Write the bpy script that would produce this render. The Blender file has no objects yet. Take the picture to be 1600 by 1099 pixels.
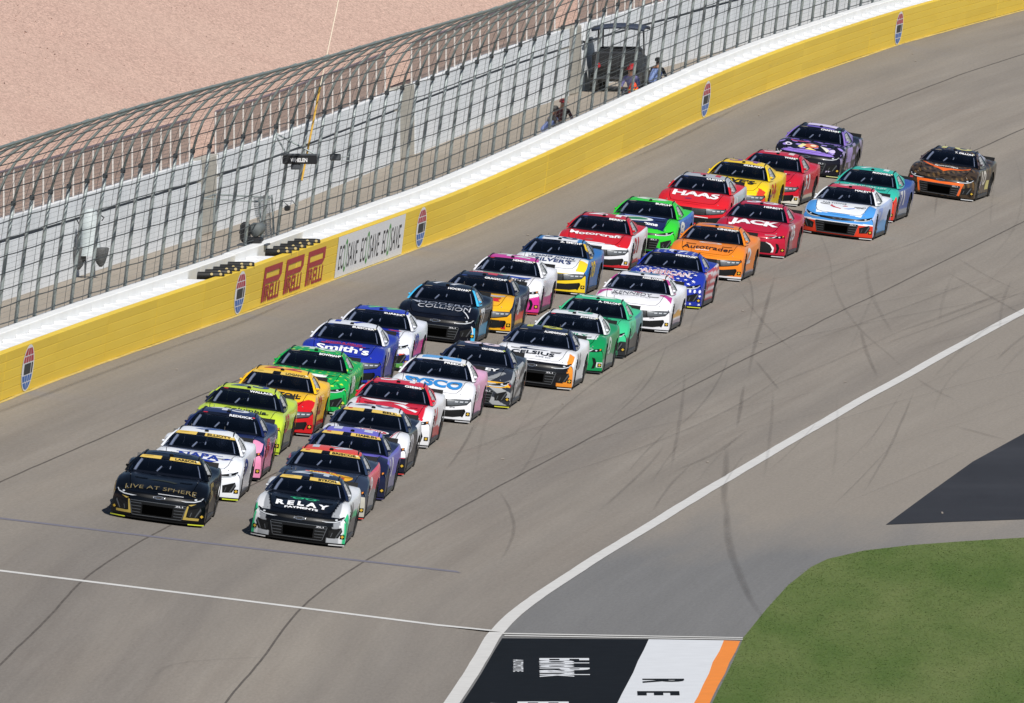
# Stock-car field coming off the last turn of a speedway: one closed scene, all geometry and materials in code.
import bpy, bmesh, math, random
import numpy as np
from mathutils import Vector, Matrix
from mathutils.bvhtree import BVHTree
from mathutils.geometry import tessellate_polygon

random.seed(7)
rng = np.random.default_rng(11)
scene = bpy.context.scene
COL = scene.collection
PI = math.pi

# ------------------------------------------------------------------ camera, sky, sun, exposure
CAM_H = 26.6
PITCH = math.atan(1657.5 / 32000.0)
cam = bpy.data.cameras.new('camera')
cam.sensor_width = 36.0
cam.lens = 720.0
cam.clip_start = 1.0
cam.clip_end = 6000.0
cam_ob = bpy.data.objects.new('camera', cam)
COL.objects.link(cam_ob)
cam_ob.location = (0, 0, CAM_H)
cam_ob.rotation_euler = (PI / 2 - PITCH, 0, 0)
scene.camera = cam_ob

SUN_EL = math.radians(44)
SUN_AZ = math.radians(27)          # to the right of straight behind the camera
SUNV = Vector((math.sin(SUN_AZ) * math.cos(SUN_EL), -math.cos(SUN_AZ) * math.cos(SUN_EL), math.sin(SUN_EL)))
world = bpy.data.worlds.new('World')
scene.world = world
world.use_nodes = True
wn = world.node_tree.nodes
sky = wn.new('ShaderNodeTexSky')
sky.sky_type = 'NISHITA'
sky.sun_disc = False
sky.sun_elevation = SUN_EL
sky.sun_rotation = math.atan2(SUNV.x, SUNV.y)
sky.altitude = 1800
sky.dust_density = 0.15
bg = wn['Background']
bg.inputs['Strength'].default_value = 0.055
world.node_tree.links.new(sky.outputs['Color'], bg.inputs['Color'])
sun = bpy.data.lights.new('sun', 'SUN')
sun.energy = 4.7
sun.angle = math.radians(0.53)
sun.color = (1.0, 0.955, 0.89)
sun_ob = bpy.data.objects.new('sun', sun)
COL.objects.link(sun_ob)
sun_ob.location = (40, -60, 120)
sun_ob.rotation_euler = SUNV.to_track_quat('Z', 'Y').to_euler()
vs = scene.view_settings
vs.view_transform = 'Standard'
vs.look = 'None'
vs.exposure = 0.14
vs.gamma = 1.0
vs.use_curve_mapping = False

# ------------------------------------------------------------------ colour and material helpers
def C(h):
    h = h.lstrip('#')
    v = np.array([int(h[i:i + 2], 16) / 255 for i in (0, 2, 4)])
    return tuple(np.where(v <= 0.04045, v / 12.92, ((v + 0.055) / 1.055) ** 2.4))

def new_mat(name):
    m = bpy.data.materials.new(name)
    m.use_nodes = True
    nt = m.node_tree
    return m, nt, nt.nodes['Principled BSDF']

def node(nt, kind, **kw):
    n = nt.nodes.new(kind)
    for k, v in kw.items():
        if k.startswith('i_'):
            key = k[2:]
            key = int(key) if key.isdigit() else key.replace('_', ' ')
            n.inputs[key].default_value = v
        else:
            setattr(n, k, v)
    return n

def mixc(nt, fac, a, b, mode='MIX'):
    n = nt.nodes.new('ShaderNodeMix')
    n.data_type = 'RGBA'
    n.blend_type = mode
    for idx, val in ((0, fac), (6, a), (7, b)):
        if isinstance(val, bpy.types.NodeSocket):
            nt.links.new(val, n.inputs[idx])
        else:
            n.inputs[idx].default_value = (val if idx == 0 else (*val[:3], 1.0))
    return n.outputs[2]

def ramp(nt, src, p0, p1, c0=(0, 0, 0), c1=(1, 1, 1)):
    r = nt.nodes.new('ShaderNodeValToRGB')
    r.color_ramp.elements[0].position = p0
    r.color_ramp.elements[1].position = p1
    r.color_ramp.elements[0].color = (*c0, 1)
    r.color_ramp.elements[1].color = (*c1, 1)
    nt.links.new(src, r.inputs[0])
    return r.outputs[0]

def coords(nt, scale=(1, 1, 1), kind='Object'):
    tc = nt.nodes.new('ShaderNodeTexCoord')
    mp = nt.nodes.new('ShaderNodeMapping')
    mp.inputs['Scale'].default_value = scale
    nt.links.new(tc.outputs[kind], mp.inputs['Vector'])
    return mp.outputs['Vector']

def noise(nt, vec, scale, detail=4, rough=0.55):
    n = node(nt, 'ShaderNodeTexNoise')
    n.inputs['Scale'].default_value = scale
    n.inputs['Detail'].default_value = detail
    n.inputs['Roughness'].default_value = rough
    nt.links.new(vec, n.inputs['Vector'])
    return n.outputs['Fac']

def bump(nt, bsdf, height, strength, dist):
    b = nt.nodes.new('ShaderNodeBump')
    b.inputs['Strength'].default_value = strength
    b.inputs['Distance'].default_value = dist
    nt.links.new(height, b.inputs['Height'])
    nt.links.new(b.outputs['Normal'], bsdf.inputs['Normal'])

def simple(name, col, rough=0.6, metal=0.0, var=0.12, nscale=6.0, coat=0.0, spec=0.5):
    m, nt, b = new_mat(name)
    b.inputs['Roughness'].default_value = rough
    b.inputs['Metallic'].default_value = metal
    b.inputs['Specular IOR Level'].default_value = spec
    b.inputs['Coat Weight'].default_value = coat
    n = noise(nt, coords(nt), nscale, 5)
    dark = tuple(c * (1 - var) for c in col)
    lite = tuple(min(1, c * (1 + var)) for c in col)
    nt.links.new(mixc(nt, ramp(nt, n, 0.3, 0.7), dark, lite), b.inputs['Base Color'])
    return m

# ------------------------------------------------------------------ mesh helpers
def link(o, parent=None):
    COL.objects.link(o)
    if parent is not None:
        o.parent = parent
    return o

def mesh(name, verts, faces, smooth=False):
    me = bpy.data.meshes.new(name)
    me.from_pydata([tuple(map(float, v)) for v in verts], [], [tuple(map(int, f)) for f in faces])
    if smooth:
        me.polygons.foreach_set('use_smooth', np.ones(len(me.polygons), bool))
    me.update()
    return me

def ob(name, me, m=None, parent=None, mw=None):
    o = bpy.data.objects.new(name, me)
    if m is not None and me is not None and not len(me.materials):
        me.materials.append(m)
    link(o, parent)
    if mw is not None:
        o.matrix_basis = mw
    return o

def empty(name, loc=(0, 0, 0), mw=None):
    o = bpy.data.objects.new(name, None)
    link(o)
    o.empty_display_size = 0.3
    if mw is not None:
        o.matrix_basis = mw
    else:
        o.location = loc
    return o

def tag(o, label, cat, group=None):
    o['label'] = label
    o['category'] = cat
    if group:
        o['group'] = group
    return o

def structure(o):
    o['kind'] = 'structure'
    return o

def grid_faces(nu, nv, off=0):
    i, j = np.meshgrid(np.arange(nu - 1), np.arange(nv - 1), indexing='ij')
    a = (i * nv + j).ravel() + off
    return np.stack([a, a + nv, a + nv + 1, a + 1], 1)

def box_vf(sx, sy, sz, c=(0, 0, 0), bev=0.0):
    """bevelled box: vertices and faces"""
    bm = bmesh.new()
    bmesh.ops.create_cube(bm, size=1.0)
    bmesh.ops.scale(bm, vec=(sx, sy, sz), verts=bm.verts)
    if bev:
        bmesh.ops.bevel(bm, geom=bm.edges[:], offset=bev, segments=1, affect='EDGES')
    bm.verts.index_update()
    v = [(p.co.x + c[0], p.co.y + c[1], p.co.z + c[2]) for p in bm.verts]
    f = [[q.index for q in fc.verts] for fc in bm.faces]
    bm.free()
    return v, f

def tube_vf(path, r, n=8, caps=True):
    """tube round a polyline; r is a number or one radius per point"""
    P = [Vector(p) for p in path]
    rr = [r] * len(P) if np.isscalar(r) else r
    vs_, fs = [], []
    ref = None
    for i, p in enumerate(P):
        d = (P[min(i + 1, len(P) - 1)] - P[max(i - 1, 0)]).normalized()
        if ref is None:
            ref = d.orthogonal().normalized()
        ref = (ref - d * ref.dot(d)).normalized()
        b = d.cross(ref)
        for k in range(n):
            a = 2 * PI * k / n
            vs_.append(p + (ref * math.cos(a) + b * math.sin(a)) * rr[i])
    for i in range(len(P) - 1):
        for k in range(n):
            fs.append((i * n + k, i * n + (k + 1) % n, (i + 1) * n + (k + 1) % n, (i + 1) * n + k))
    if caps:
        fs.append(tuple(range(n - 1, -1, -1)))
        fs.append(tuple(range((len(P) - 1) * n, len(P) * n)))
    return [tuple(v) for v in vs_], fs

class MB:
    """collects shapes of ONE part"""
    def __init__(self):
        self.v, self.f = [], []
    def add(self, vf):
        o = len(self.v)
        self.v += [tuple(map(float, p)) for p in vf[0]]
        self.f += [tuple(int(i) + o for i in q) for q in vf[1]]
        return self
    def box(self, *a, **k):
        return self.add(box_vf(*a, **k))
    def tube(self, *a, **k):
        return self.add(tube_vf(*a, **k))
    def mesh(self, name, smooth=False):
        return mesh(name, self.v, self.f, smooth)
    def build(self, name, m, parent=None, mw=None, smooth=False):
        return ob(name, self.mesh(name, smooth), m, parent, mw)

def lathe_vf(prof, n=16, axis='y'):
    vs_, fs = [], []
    for r, h in prof:
        for k in range(n):
            a = 2 * PI * k / n
            x, z = r * math.cos(a), r * math.sin(a)
            vs_.append((x, h, z) if axis == 'y' else (x, z, h))
    m = len(prof)
    for i in range(m - 1):
        for k in range(n):
            fs.append((i * n + k, i * n + (k + 1) % n, (i + 1) * n + (k + 1) % n, (i + 1) * n + k))
    return vs_, fs

_text_cache = {}
def text_tris(s, bold=0.0):
    """flat triangles of a string in the built-in font, scaled to the unit box"""
    key = (s, bold)
    if key in _text_cache:
        return _text_cache[key]
    cu = bpy.data.curves.new('lettering', 'FONT')
    cu.body = s
    cu.fill_mode = 'FRONT'
    cu.offset = bold
    cu.resolution_u = 3
    o = bpy.data.objects.new('lettering', cu)
    me = o.to_mesh()
    V = np.array([v.co[:2] for v in me.vertices]) if len(me.vertices) else np.zeros((1, 2))
    me.calc_loop_triangles()
    T = [tuple(t.vertices) for t in me.loop_triangles]
    o.to_mesh_clear()
    bpy.data.objects.remove(o)
    bpy.data.curves.remove(cu)
    lo, hi = V.min(0), V.max(0)
    V = (V - lo) / np.maximum(hi - lo, 1e-6)
    _text_cache[key] = (V, T)
    return V, T

def refine(V, T, maxlen):
    """split flat triangles until no edge is longer than maxlen"""
    V = [tuple(v) for v in V]
    T = list(T)
    for _ in range(8):
        out, cache, done = [], {}, True
        def mid(a, b):
            k = (min(a, b), max(a, b))
            if k not in cache:
                V.append(tuple((V[a][i] + V[b][i]) / 2 for i in range(2)))
                cache[k] = len(V) - 1
            return cache[k]
        L = lambda a, b: math.hypot(V[a][0] - V[b][0], V[a][1] - V[b][1])
        edges = {}
        for t in T:
            for a, b in ((t[0], t[1]), (t[1], t[2]), (t[2], t[0])):
                if L(a, b) > maxlen:
                    edges[(min(a, b), max(a, b))] = True
        if not edges:
            break
        for t in T:
            sp = [(min(t[i], t[(i + 1) % 3]), max(t[i], t[(i + 1) % 3])) in edges for i in range(3)]
            a, b, c = t
            n = sum(sp)
            if n == 0:
                out.append(t)
            elif n == 3:
                x, y, z = mid(a, b), mid(b, c), mid(c, a)
                out += [(a, x, z), (x, b, y), (z, y, c), (x, y, z)]
            else:
                while not sp[0]:
                    a, b, c = b, c, a
                    sp = sp[1:] + sp[:1]
                x = mid(a, b)
                if n == 1:
                    out += [(a, x, c), (x, b, c)]
                elif sp[1]:
                    y = mid(b, c)
                    out += [(x, b, y), (a, x, y), (a, y, c)]
                else:
                    z = mid(c, a)
                    out += [(a, x, z), (x, b, z), (z, b, c)]
        T = out
    return V, T

def poly_tris(pts):
    return [tuple(t) for t in tessellate_polygon([[Vector((p[0], p[1], 0)) for p in pts]])]

def ellipse(cx, cy, rx, ry, n=22):
    return [(cx + rx * math.cos(2 * PI * k / n), cy + ry * math.sin(2 * PI * k / n)) for k in range(n)]

def spl(x, xs, ys):
    """smooth interpolation through a table (cubic Hermite)"""
    xs, ys = np.asarray(xs, float), np.asarray(ys, float)
    m = np.gradient(ys, xs)
    x = np.clip(np.asarray(x, float), xs[0], xs[-1])
    i = np.clip(np.searchsorted(xs, x) - 1, 0, len(xs) - 2)
    h = xs[i + 1] - xs[i]
    t = (x - xs[i]) / h
    return ((2 * t**3 - 3 * t**2 + 1) * ys[i] + (t**3 - 2 * t**2 + t) * h * m[i]
            + (-2 * t**3 + 3 * t**2) * ys[i + 1] + (t**3 - t**2) * h * m[i + 1])

# ------------------------------------------------------------------ shape of the speedway
TRACK_W = 15.5
_ys = np.arange(300, 900, 0.5)
_dev = spl(_ys, [300, 360, 385, 391, 398, 405, 413, 425, 440, 900], [6.5, 2.95, 1.52, 1.2, .78, .36, .1, 0, 0, 0])
_xs = 7.37175e-05 * _ys**2 + 4.00469e-02 * _ys - 29.0191 + _dev
_k = np.hanning(21); _k /= _k.sum()
_xs[20:-20] = np.convolve(_xs, _k, 'same')[20:-20]
_hs = np.gradient(_xs, _ys)
BY = [300, 380, 430, 451, 468, 486, 497, 513, 527, 537, 555, 574, 595, 612, 630, 645, 664, 681, 720, 900]
BZ = [2.05, 2.05, 2.05, 2.03, 1.97, 1.86, 1.80, 1.76, 1.735, 1.74, 1.9, 2.16, 2.49, 2.67, 2.75, 2.77, 2.72, 2.65, 2.6, 2.6]
def wall_z(y):
    return spl(y, BY, BZ)
def frame2(y0):
    """inner edge point, direction up the track, direction out to the wall"""
    x = np.interp(y0, _ys, _xs)
    h = np.interp(y0, _ys, _hs)
    L = np.sqrt(1 + h * h)
    return x, h / L, 1 / L, -1 / L, h / L
def trk(y0, t, dz=0.0):
    """point of the speedway: y0 along it, t metres out from its inner edge, dz above the surface there"""
    y0 = np.asarray(y0, float); t = np.asarray(t, float)
    x, tx, ty, nx, ny = frame2(y0)
    tt = np.clip(t, 0, TRACK_W)
    # soft start of the banking
    g = np.where(tt < 0.3, tt * tt / 0.6, tt - 0.15) * (TRACK_W / (TRACK_W - 0.15))
    z = wall_z(y0) * g / TRACK_W
    return np.stack(np.broadcast_arrays(x + nx * t, y0 + ny * t, z + dz), -1)
def trk_frame(y0, t, dz=0.0):
    """matrix: X down the track (towards the camera), Y to the inside, Z off the banked surface"""
    p = trk(y0, t, dz)
    F = Vector(trk(y0 - 1, t) - trk(y0 + 1, t)).normalized()
    L = Vector(trk(y0, t - .6) - trk(y0, t + .6)).normalized()
    U = F.cross(L).normalized()
    L = U.cross(F)
    M = Matrix((F, L, U)).transposed().to_4x4()
    M.translation = Vector(p)
    return M
def wall_frame(y0, t, dz=0.0):
    """upright matrix on the wall line: X down the track, Y to the inside, Z straight up"""
    x, tx, ty, nx, ny = frame2(y0)
    F, L = Vector((-tx, -ty, 0)), Vector((-nx, -ny, 0))
    M = Matrix((F, L, Vector((0, 0, 1)))).transposed().to_4x4()
    M.translation = Vector(trk(y0, t, dz))
    return M

LEAN = 0.12
def wpt(y0, t, dz=0.0):
    """point of the barrier and fence, which lean inwards square to the banking: dz above the wall foot"""
    y0 = np.asarray(y0, float); t = np.asarray(t, float); dz = np.asarray(dz, float)
    x, tx, ty, nx, ny = frame2(y0)
    q = t - LEAN * dz
    return np.stack(np.broadcast_arrays(x + nx * q, y0 + ny * q, wall_z(y0) + dz), -1)
def set_uv(me, uv):
    L = me.uv_layers.new(name='UVMap')
    idx = np.empty(len(me.loops), np.int32)
    me.loops.foreach_get('vertex_index', idx)
    L.data.foreach_set('uv', np.asarray(uv, np.float32)[idx].ravel())

# ------------------------------------------------------------------ ground materials
def asphalt_mat(name, a, b, streak=(0.5, 0.02), kind='UV', blotch=None, rough=0.85, change=None, lanes=False):
    m, nt, bs = new_mat(name)
    v = coords(nt, (1, 1, 1), kind)
    vs_ = coords(nt, (streak[1], streak[0], 1), kind)
    big = noise(nt, coords(nt, (0.03, 0.16, 0.1), kind), 1.0, 4)
    st = noise(nt, vs_, 3.0, 6, 0.65)
    col = mixc(nt, ramp(nt, st, 0.3, 0.72), a, b)
    col = mixc(nt, ramp(nt, big, 0.35, 0.7), col, tuple(c * 0.86 for c in b), 'MIX')
    if lanes:
        # rubbered and washed-out lanes running with the racing direction
        ln = noise(nt, coords(nt, (0.006, 0.42, 1), kind), 1.0, 3, 0.5)
        col = mixc(nt, 0.8, col, ramp(nt, ln, 0.3, 0.7, (0.78, 0.78, 0.80), (1.16, 1.14, 1.11)), 'MULTIPLY')
        pt_ = noise(nt, coords(nt, (0.06, 0.9, 1), kind), 1.0, 5, 0.6)
        col = mixc(nt, 0.6, col, ramp(nt, pt_, 0.35, 0.7, (0.88,) * 3, (1.08,) * 3), 'MULTIPLY')
    if blotch:
        bl = noise(nt, coords(nt, (0.05, 0.09, 0.1), kind), 1.6, 5, 0.6)
        col = mixc(nt, ramp(nt, bl, 0.46, 0.66), col, blotch)
    if change:
        # another paving material takes over along the strip, with a ragged border
        sp_ = nt.nodes.new('ShaderNodeSeparateXYZ'); nt.links.new(v, sp_.inputs[0])
        wob = noise(nt, coords(nt, (0.03, 0.3, 1), kind), 2.0, 4)
        mr = node(nt, 'ShaderNodeMapRange'); mr.inputs['From Min'].default_value = change[0]; mr.inputs['From Max'].default_value = change[1]
        ad = node(nt, 'ShaderNodeMath', operation='MULTIPLY_ADD'); ad.inputs[1].default_value = 30.0
        nt.links.new(wob, ad.inputs[0])
        sb_ = node(nt, 'ShaderNodeMath', operation='SUBTRACT'); sb_.inputs[1].default_value = 15.0
        nt.links.new(sp_.outputs['X'], ad.inputs[2]); nt.links.new(ad.outputs[0], sb_.inputs[0]); nt.links.new(sb_.outputs[0], mr.inputs['Value'])
        tone = mixc(nt, ramp(nt, st, 0.3, 0.75), change[2], tuple(c * 0.86 for c in change[2]))
        col = mixc(nt, mr.outputs['Result'], col, tone)
    fine = noise(nt, v, 9.0, 8, 0.75)
    grit = noise(nt, coords(nt, (1.1, 9, 1), kind), 2.0, 3, 0.7)
    col = mixc(nt, 0.7, col, ramp(nt, grit, 0.3, 0.75, (0.85,) * 3, (1.13,) * 3), 'MULTIPLY')
    col = mixc(nt, 0.55, col, ramp(nt, fine, 0.25, 0.8, (0.72,) * 3, (1.22,) * 3), 'MULTIPLY')
    nt.links.new(col, bs.inputs['Base Color'])
    bs.inputs['Roughness'].default_value = rough
    bs.inputs['Specular IOR Level'].default_value = 0.25
    bump(nt, bs, fine, 0.35, 0.01)
    return m

M_TRACK = asphalt_mat('track asphalt', C('827b73'), C('908a82'), (0.9, 0.012), lanes=True)
M_APRON = asphalt_mat('apron paving', C('8c857c'), C('948d84'), (0.7, 0.015), 'UV', None, 0.85, (447.0, 428.0, C('787878')))
M_GREYA = asphalt_mat('grey ground', C('868480'), C('7c7b78'), (0.3, 0.06), 'Object', C('928a80'))
M_DARK = asphalt_mat('fresh dark asphalt', C('292b31'), C('303238'), (0.05, 0.5), 'Object', C('36383e'))
M_ROAD = asphalt_mat('service road asphalt', C('a69d91'), C('9b9286'), (0.8, 0.05), 'UV')
M_SEAM = simple('dark paving joint', C('544e48'), 0.9, var=0.25, nscale=2)
M_WHITE = simple('white road paint', C('cdccc9'), 0.6, var=0.07, nscale=3)
M_BLACKP = simple('black road paint', C('15181c'), 0.8, var=0.2, nscale=2, spec=.08)
M_WHITEP = simple('clean white road paint', C('d3d6da'), 0.6, var=0.04, nscale=2)
M_ORANGE = simple('orange road paint', C('e8872b'), 0.6, var=0.05, nscale=2)
M_YELF = simple('yellow overspray', C('b9a45e'), .8, var=.2, nscale=2)
M_BLUE = simple('worn blue line paint', C('6d6b76'), 0.8, var=0.1, nscale=5)

def skid_mat(strength=.2):
    m, nt, b = new_mat('tyre rubber mark')
    b.inputs['Base Color'].default_value = (*C('463f3b'), 1)
    b.inputs['Roughness'].default_value = 0.8
    uv = nt.nodes.new('ShaderNodeTexCoord')
    sep = nt.nodes.new('ShaderNodeSeparateXYZ')
    nt.links.new(uv.outputs['UV'], sep.inputs[0])
    def bell(sock, k):
        # 4 x (1 - x), clamped
        a = node(nt, 'ShaderNodeMath', operation='SUBTRACT'); a.inputs[0].default_value = 1.0
        nt.links.new(sock, a.inputs[1])
        c = node(nt, 'ShaderNodeMath', operation='MULTIPLY'); nt.links.new(a.outputs[0], c.inputs[0]); nt.links.new(sock, c.inputs[1])
        d = node(nt, 'ShaderNodeMath', operation='MULTIPLY', use_clamp=True); d.inputs[1].default_value = k
        nt.links.new(c.outputs[0], d.inputs[0])
        return d.outputs[0]
    n = noise(nt, coords(nt, (1, .3, 1)), .8, 4)
    a = node(nt, 'ShaderNodeMath', operation='MULTIPLY'); nt.links.new(bell(sep.outputs['X'], 6), a.inputs[0]); nt.links.new(bell(sep.outputs['Y'], 4), a.inputs[1])
    c = node(nt, 'ShaderNodeMath', operation='MULTIPLY'); nt.links.new(a.outputs[0], c.inputs[0]); nt.links.new(ramp(nt, n, 0.1, 0.6, (.35,) * 3), c.inputs[1])
    d = node(nt, 'ShaderNodeMath', operation='MULTIPLY'); d.inputs[1].default_value = strength; nt.links.new(c.outputs[0], d.inputs[0])
    nt.links.new(d.outputs[0], b.inputs['Alpha'])
    return m
M_SKID = skid_mat()
M_SKIDS = [skid_mat(q) for q in (.07, .11, .17)]

# ------------------------------------------------------------------ ground, apron and track sheets
def sheet(name, pts, z, m, parent=None, maxlen=None):
    T = poly_tris(pts)
    V = pts
    if maxlen:
        V, T = refine(pts, T, maxlen)
    return ob(name, mesh(name, [(p[0], p[1], z) for p in V], T), m, parent)

g = 3000
ground = structure(ob('ground', mesh('ground', [(-g, -g, -.03), (g, -g, -.03), (g, g, -.03), (-g, g, -.03)], [(0, 1, 2, 3)]), M_GREYA))
ya_ = np.arange(330, 760, 5.0); ta_ = np.linspace(-40, .05, 20)
Y2, T2 = np.meshgrid(ya_, ta_, indexing='ij')
V = trk(Y2, T2, 0).reshape(-1, 3); V[:, 2] = 0
me = mesh('apron', V, grid_faces(len(ya_), len(ta_)))
set_uv(me, np.stack([Y2.ravel(), T2.ravel()], 1))
apron = structure(ob('apron', me, M_APRON))

yy = np.concatenate([np.arange(330, 720, 1.5), np.arange(720, 800, 4)])
tt = np.concatenate([[-0.14, -0.05, 0, .1, .2, .3, .5], np.linspace(.8, TRACK_W, 30)])
Y2, T2 = np.meshgrid(yy, tt, indexing='ij')
V = trk(Y2, T2, 0.004).reshape(-1, 3)
me = mesh('race_track', V, grid_faces(len(yy), len(tt)), True)
set_uv(me, np.stack([Y2.ravel(), T2.ravel()], 1))
track = structure(ob('race_track', me, M_TRACK))

def strip(name, line, width, m, parent, dz=0.008, wob=0.0, uv01=False, taper=False):
    """ribbon laid on the track along (y0, t) points"""
    line = np.asarray(line, float)
    d = np.r_[0, np.cumsum(np.hypot(*np.diff(line, axis=0).T))]
    n = max(3, int(d[-1] / 1.2))
    s = np.linspace(0, d[-1], n)
    y = spl(s, d, line[:, 0]) if len(d) > 2 else np.interp(s, d, line[:, 0])
    t = spl(s, d, line[:, 1]) if len(d) > 2 else np.interp(s, d, line[:, 1])
    if wob:
        w = rng.normal(0, 1, n + 8)
        w = np.convolve(w, np.ones(9) / 9, 'valid')[:n]
        t = t + wob * w
    dy, dt = np.gradient(y), np.gradient(t)
    L = np.hypot(dy, dt)
    hw = width / 2 * np.ones(n)
    if taper:
        hw = hw * (0.55 + 0.45 * np.sin(PI * np.linspace(0, 1, n)))
    ky, kt = -dt / L * hw, dy / L * hw
    A = trk(y + ky, t + kt, dz)
    B = trk(y - ky, t - kt, dz)
    V = np.stack([A, B], 1).reshape(-1, 3)
    me = mesh(name, V, grid_faces(n, 2))
    if uv01:
        q = np.linspace(0, 1, n)
        set_uv(me, np.stack([np.repeat(q, 2), np.tile([0, 1], n)], 1))
    return ob(name, me, m, parent)

for t, ya in ((3.86, 340), (8.15, 340), (12.37, 380)):
    strip('paving_joint', [(y, t) for y in np.arange(ya, 760, 20)], 0.045, M_SEAM, track, 0.007, 0.035)
strip('timing_line', [(405.9, -0.1), (405.2, 4.6), (404.3, 9.4), (403.2, TRACK_W - .1)], 0.44, M_WHITE, track, 0.009)
strip('faded_blue_line', [(420.7, 2.0), (419, 7), (417.9, 11.1), (416.6, 15.2)], 0.42, M_BLUE, track, 0.009)
strip('wall_foot_paint', [(y, TRACK_W - .05) for y in np.arange(425, 730, 6)], .09, M_YELF, track, 0.011, 0.03)
strip('boundary_line', [(y, 0.0) for y in np.arange(340, 700, 6)], 0.30, M_WHITE, track, 0.012, 0.03)

SK = {'a': ([(536.77, 6.84), (522.72, 5.61), (511.92, 4.66), (502.82, 3.87), (494.12, 3.09)], .13),
 'b': ([(492.02, 2.96), (482.12, 2.05), (475.27, 1.44)], .12), 'c': ([(468.5, 1.0), (459.01, 0.1), (447, -1.0)], .2),
 'd': ([(452, -.6), (434.76, -2.31), (421.96, -3.74), (409, -5.2)], .22),
 'e': ([(540.72, 5.84), (525.37, 3.81), (517.02, 2.5), (508.22, 0.91), (503.27, 0.04)], .12),
 'f': ([(519.42, 2.86), (510.67, 1.84), (499.62, 0.45)], .14), 'g': ([(549.32, 5.77), (533.42, 3.96), (522.02, 2.43), (515.97, 1.59)], .15),
 'h': ([(518, 1.85), (529.92, 1.47), (542, 1.2)], .2), 'i': ([(530.67, 7.22), (517.27, 5.13), (503.82, 2.79)], .1),
 'j': ([(501.5, 3.7), (490.42, 1.91)], .12), 'k': ([(501.32, -0.3), (494.17, -1.6), (490.82, -2.29)], .14),
 'l': ([(546.82, 3.31), (537.12, 0.99), (531, -0.4)], .16), 'm': ([(554.12, 3.86), (545.42, 1.79), (541.77, 0.76)], .14),
 'n': ([(445.91, 3.87), (439.36, 2.85), (433.96, 2.21), (424.51, 1.54)], .1), 'o': ([(489.37, 2.35), (502.57, 2.03), (521.27, 1.78)], .13),
 'p': ([(458.11, 1.22), (465.11, 1.05), (475.37, 1.18)], .14), 'q': ([(478.0, 14.98), (490, 15.02), (503, 15.2)], .16),
 'r': ([(443, 15.1), (460, 15.0), (483, 15.02)], .16), 's': ([(572, 15.2), (585, 15.1), (606, 15.25)], .16),
 't': ([(496, -.8), (470, -2.6), (452, -3.6)], .09),
 'w': ([(392, 3.3), (386, 5.2), (380, 5.4)], .12),
 'aa': ([(480, -3.2), (474, -5.0)], .15), 'bb': ([(495, -4.0), (488, -5.4)], .14)}
for i, (k, (pts, w)) in enumerate(SK.items()):
    strip('skid_mark', pts, w, M_SKID if k in 'abcdqrs' else M_SKIDS[1 + i % 2], track, 0.010 + 0.0006 * i, 0.03, True, True)
for i in range(60):
    # long faint sweeps, often in pairs a track-width apart
    y, t = random.uniform(440, 570), random.uniform(-4, 6)
    L_ = random.uniform(14, 55)
    sl = random.choice((1, 1, -1)) * random.uniform(.02, .10)
    cv_ = random.uniform(-.0012, .0012)
    pts = [(y + q, t + sl * q + cv_ * q * q) for q in np.linspace(0, L_, 6)]
    w_ = random.uniform(.05, .12)
    for off in ((0, 1.55) if random.random() < .4 else (0,)):
        if all(-6 < p_[1] + off < 14.8 for p_ in pts) and not any(p_[1] + off < -3 and p_[0] < 447 for p_ in pts):
            strip('skid_mark', [(p_[0], p_[1] + off) for p_ in pts], w_, random.choice(M_SKIDS), track, 0.03 + 0.0002 * i + off * .0001, 0.02, True, True)
bits = MB()
for y, t in ((539, 13.6), (541, 13.9), (642, 14.6), (638.5, 14.1), (600, 14.4), (560, 11.6), (431, 9.7), (470, 13.9), (455, 4.7), (476, 5.6), (508, 4.2), (497, 1.0), (463, 0.9), (446, -5.9), (520, 5.9)):
    p = trk(y, t, 0.016)
    bits.box(0.03 + .05 * random.random(), 0.15 + .4 * random.random(), 0.012, tuple(p))
rub = bits.build('rubber_crumbs', simple('rubber crumb', C('8d857c'), 0.9), track)
rub['kind'] = 'stuff'

# dark patch, painted entry area
LAB = ground
sheet('dark_asphalt', [(8.07, 441.19), (9.21, 452.6), (10.48, 465.01), (11.93, 476.5), (14.26, 495.4), (17.5, 519), (40, 519), (40, 445.5), (12.79, 444.07), (11.1, 443.14), (9.55, 442.22)], 0.008, M_DARK, LAB)
def wavy(a, b, n, amp):
    a, b = np.array(a, float), np.array(b, float)
    d = b - a
    nrm = np.array([-d[1], d[0]]) / np.linalg.norm(d)
    return [tuple(a + d * k / n + nrm * (random.uniform(-amp, amp) if 0 < k < n else 0)) for k in range(n + 1)]
yb = 352.0
k_far, k_near = 403.75, yb
def lerp(a, b, f): return a + (b - a) * f
xb0 = lambda y: np.interp(y, _ys, _xs) + 0.2
left = [(float(xb0(y)), y) for y in np.linspace(yb, 403.9, 16)]
e1 = wavy((2.70, 403.6), (2.70 + .0383 * (yb - 403.6), yb), 16, .012)
e2 = wavy((4.18, 403.25), (4.18 + .0418 * (yb - 403.25), yb), 16, .02)
e3 = wavy((4.50, 403.05), (4.50 + .0433 * (yb - 403.05), yb), 16, .015)
sheet('black_paint', left + e1, 0.006, M_BLACKP, LAB)
sheet('white_paint', e1[::-1] + e2, 0.0061, M_WHITEP, LAB)
sheet('orange_paint', e2[::-1] + e3, 0.0062, M_ORANGE, LAB)
sheet('pit_line', [(-.2, 405.45), (4.56, 404.1), (4.56, 403.85), (-.2, 405.1)], 0.012, M_WHITE, LAB)
sheet('pit_line', [(-.15, 404.75), (4.56, 403.6), (4.56, 403.35), (-.15, 404.45)], 0.0125, M_WHITE, LAB)

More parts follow.
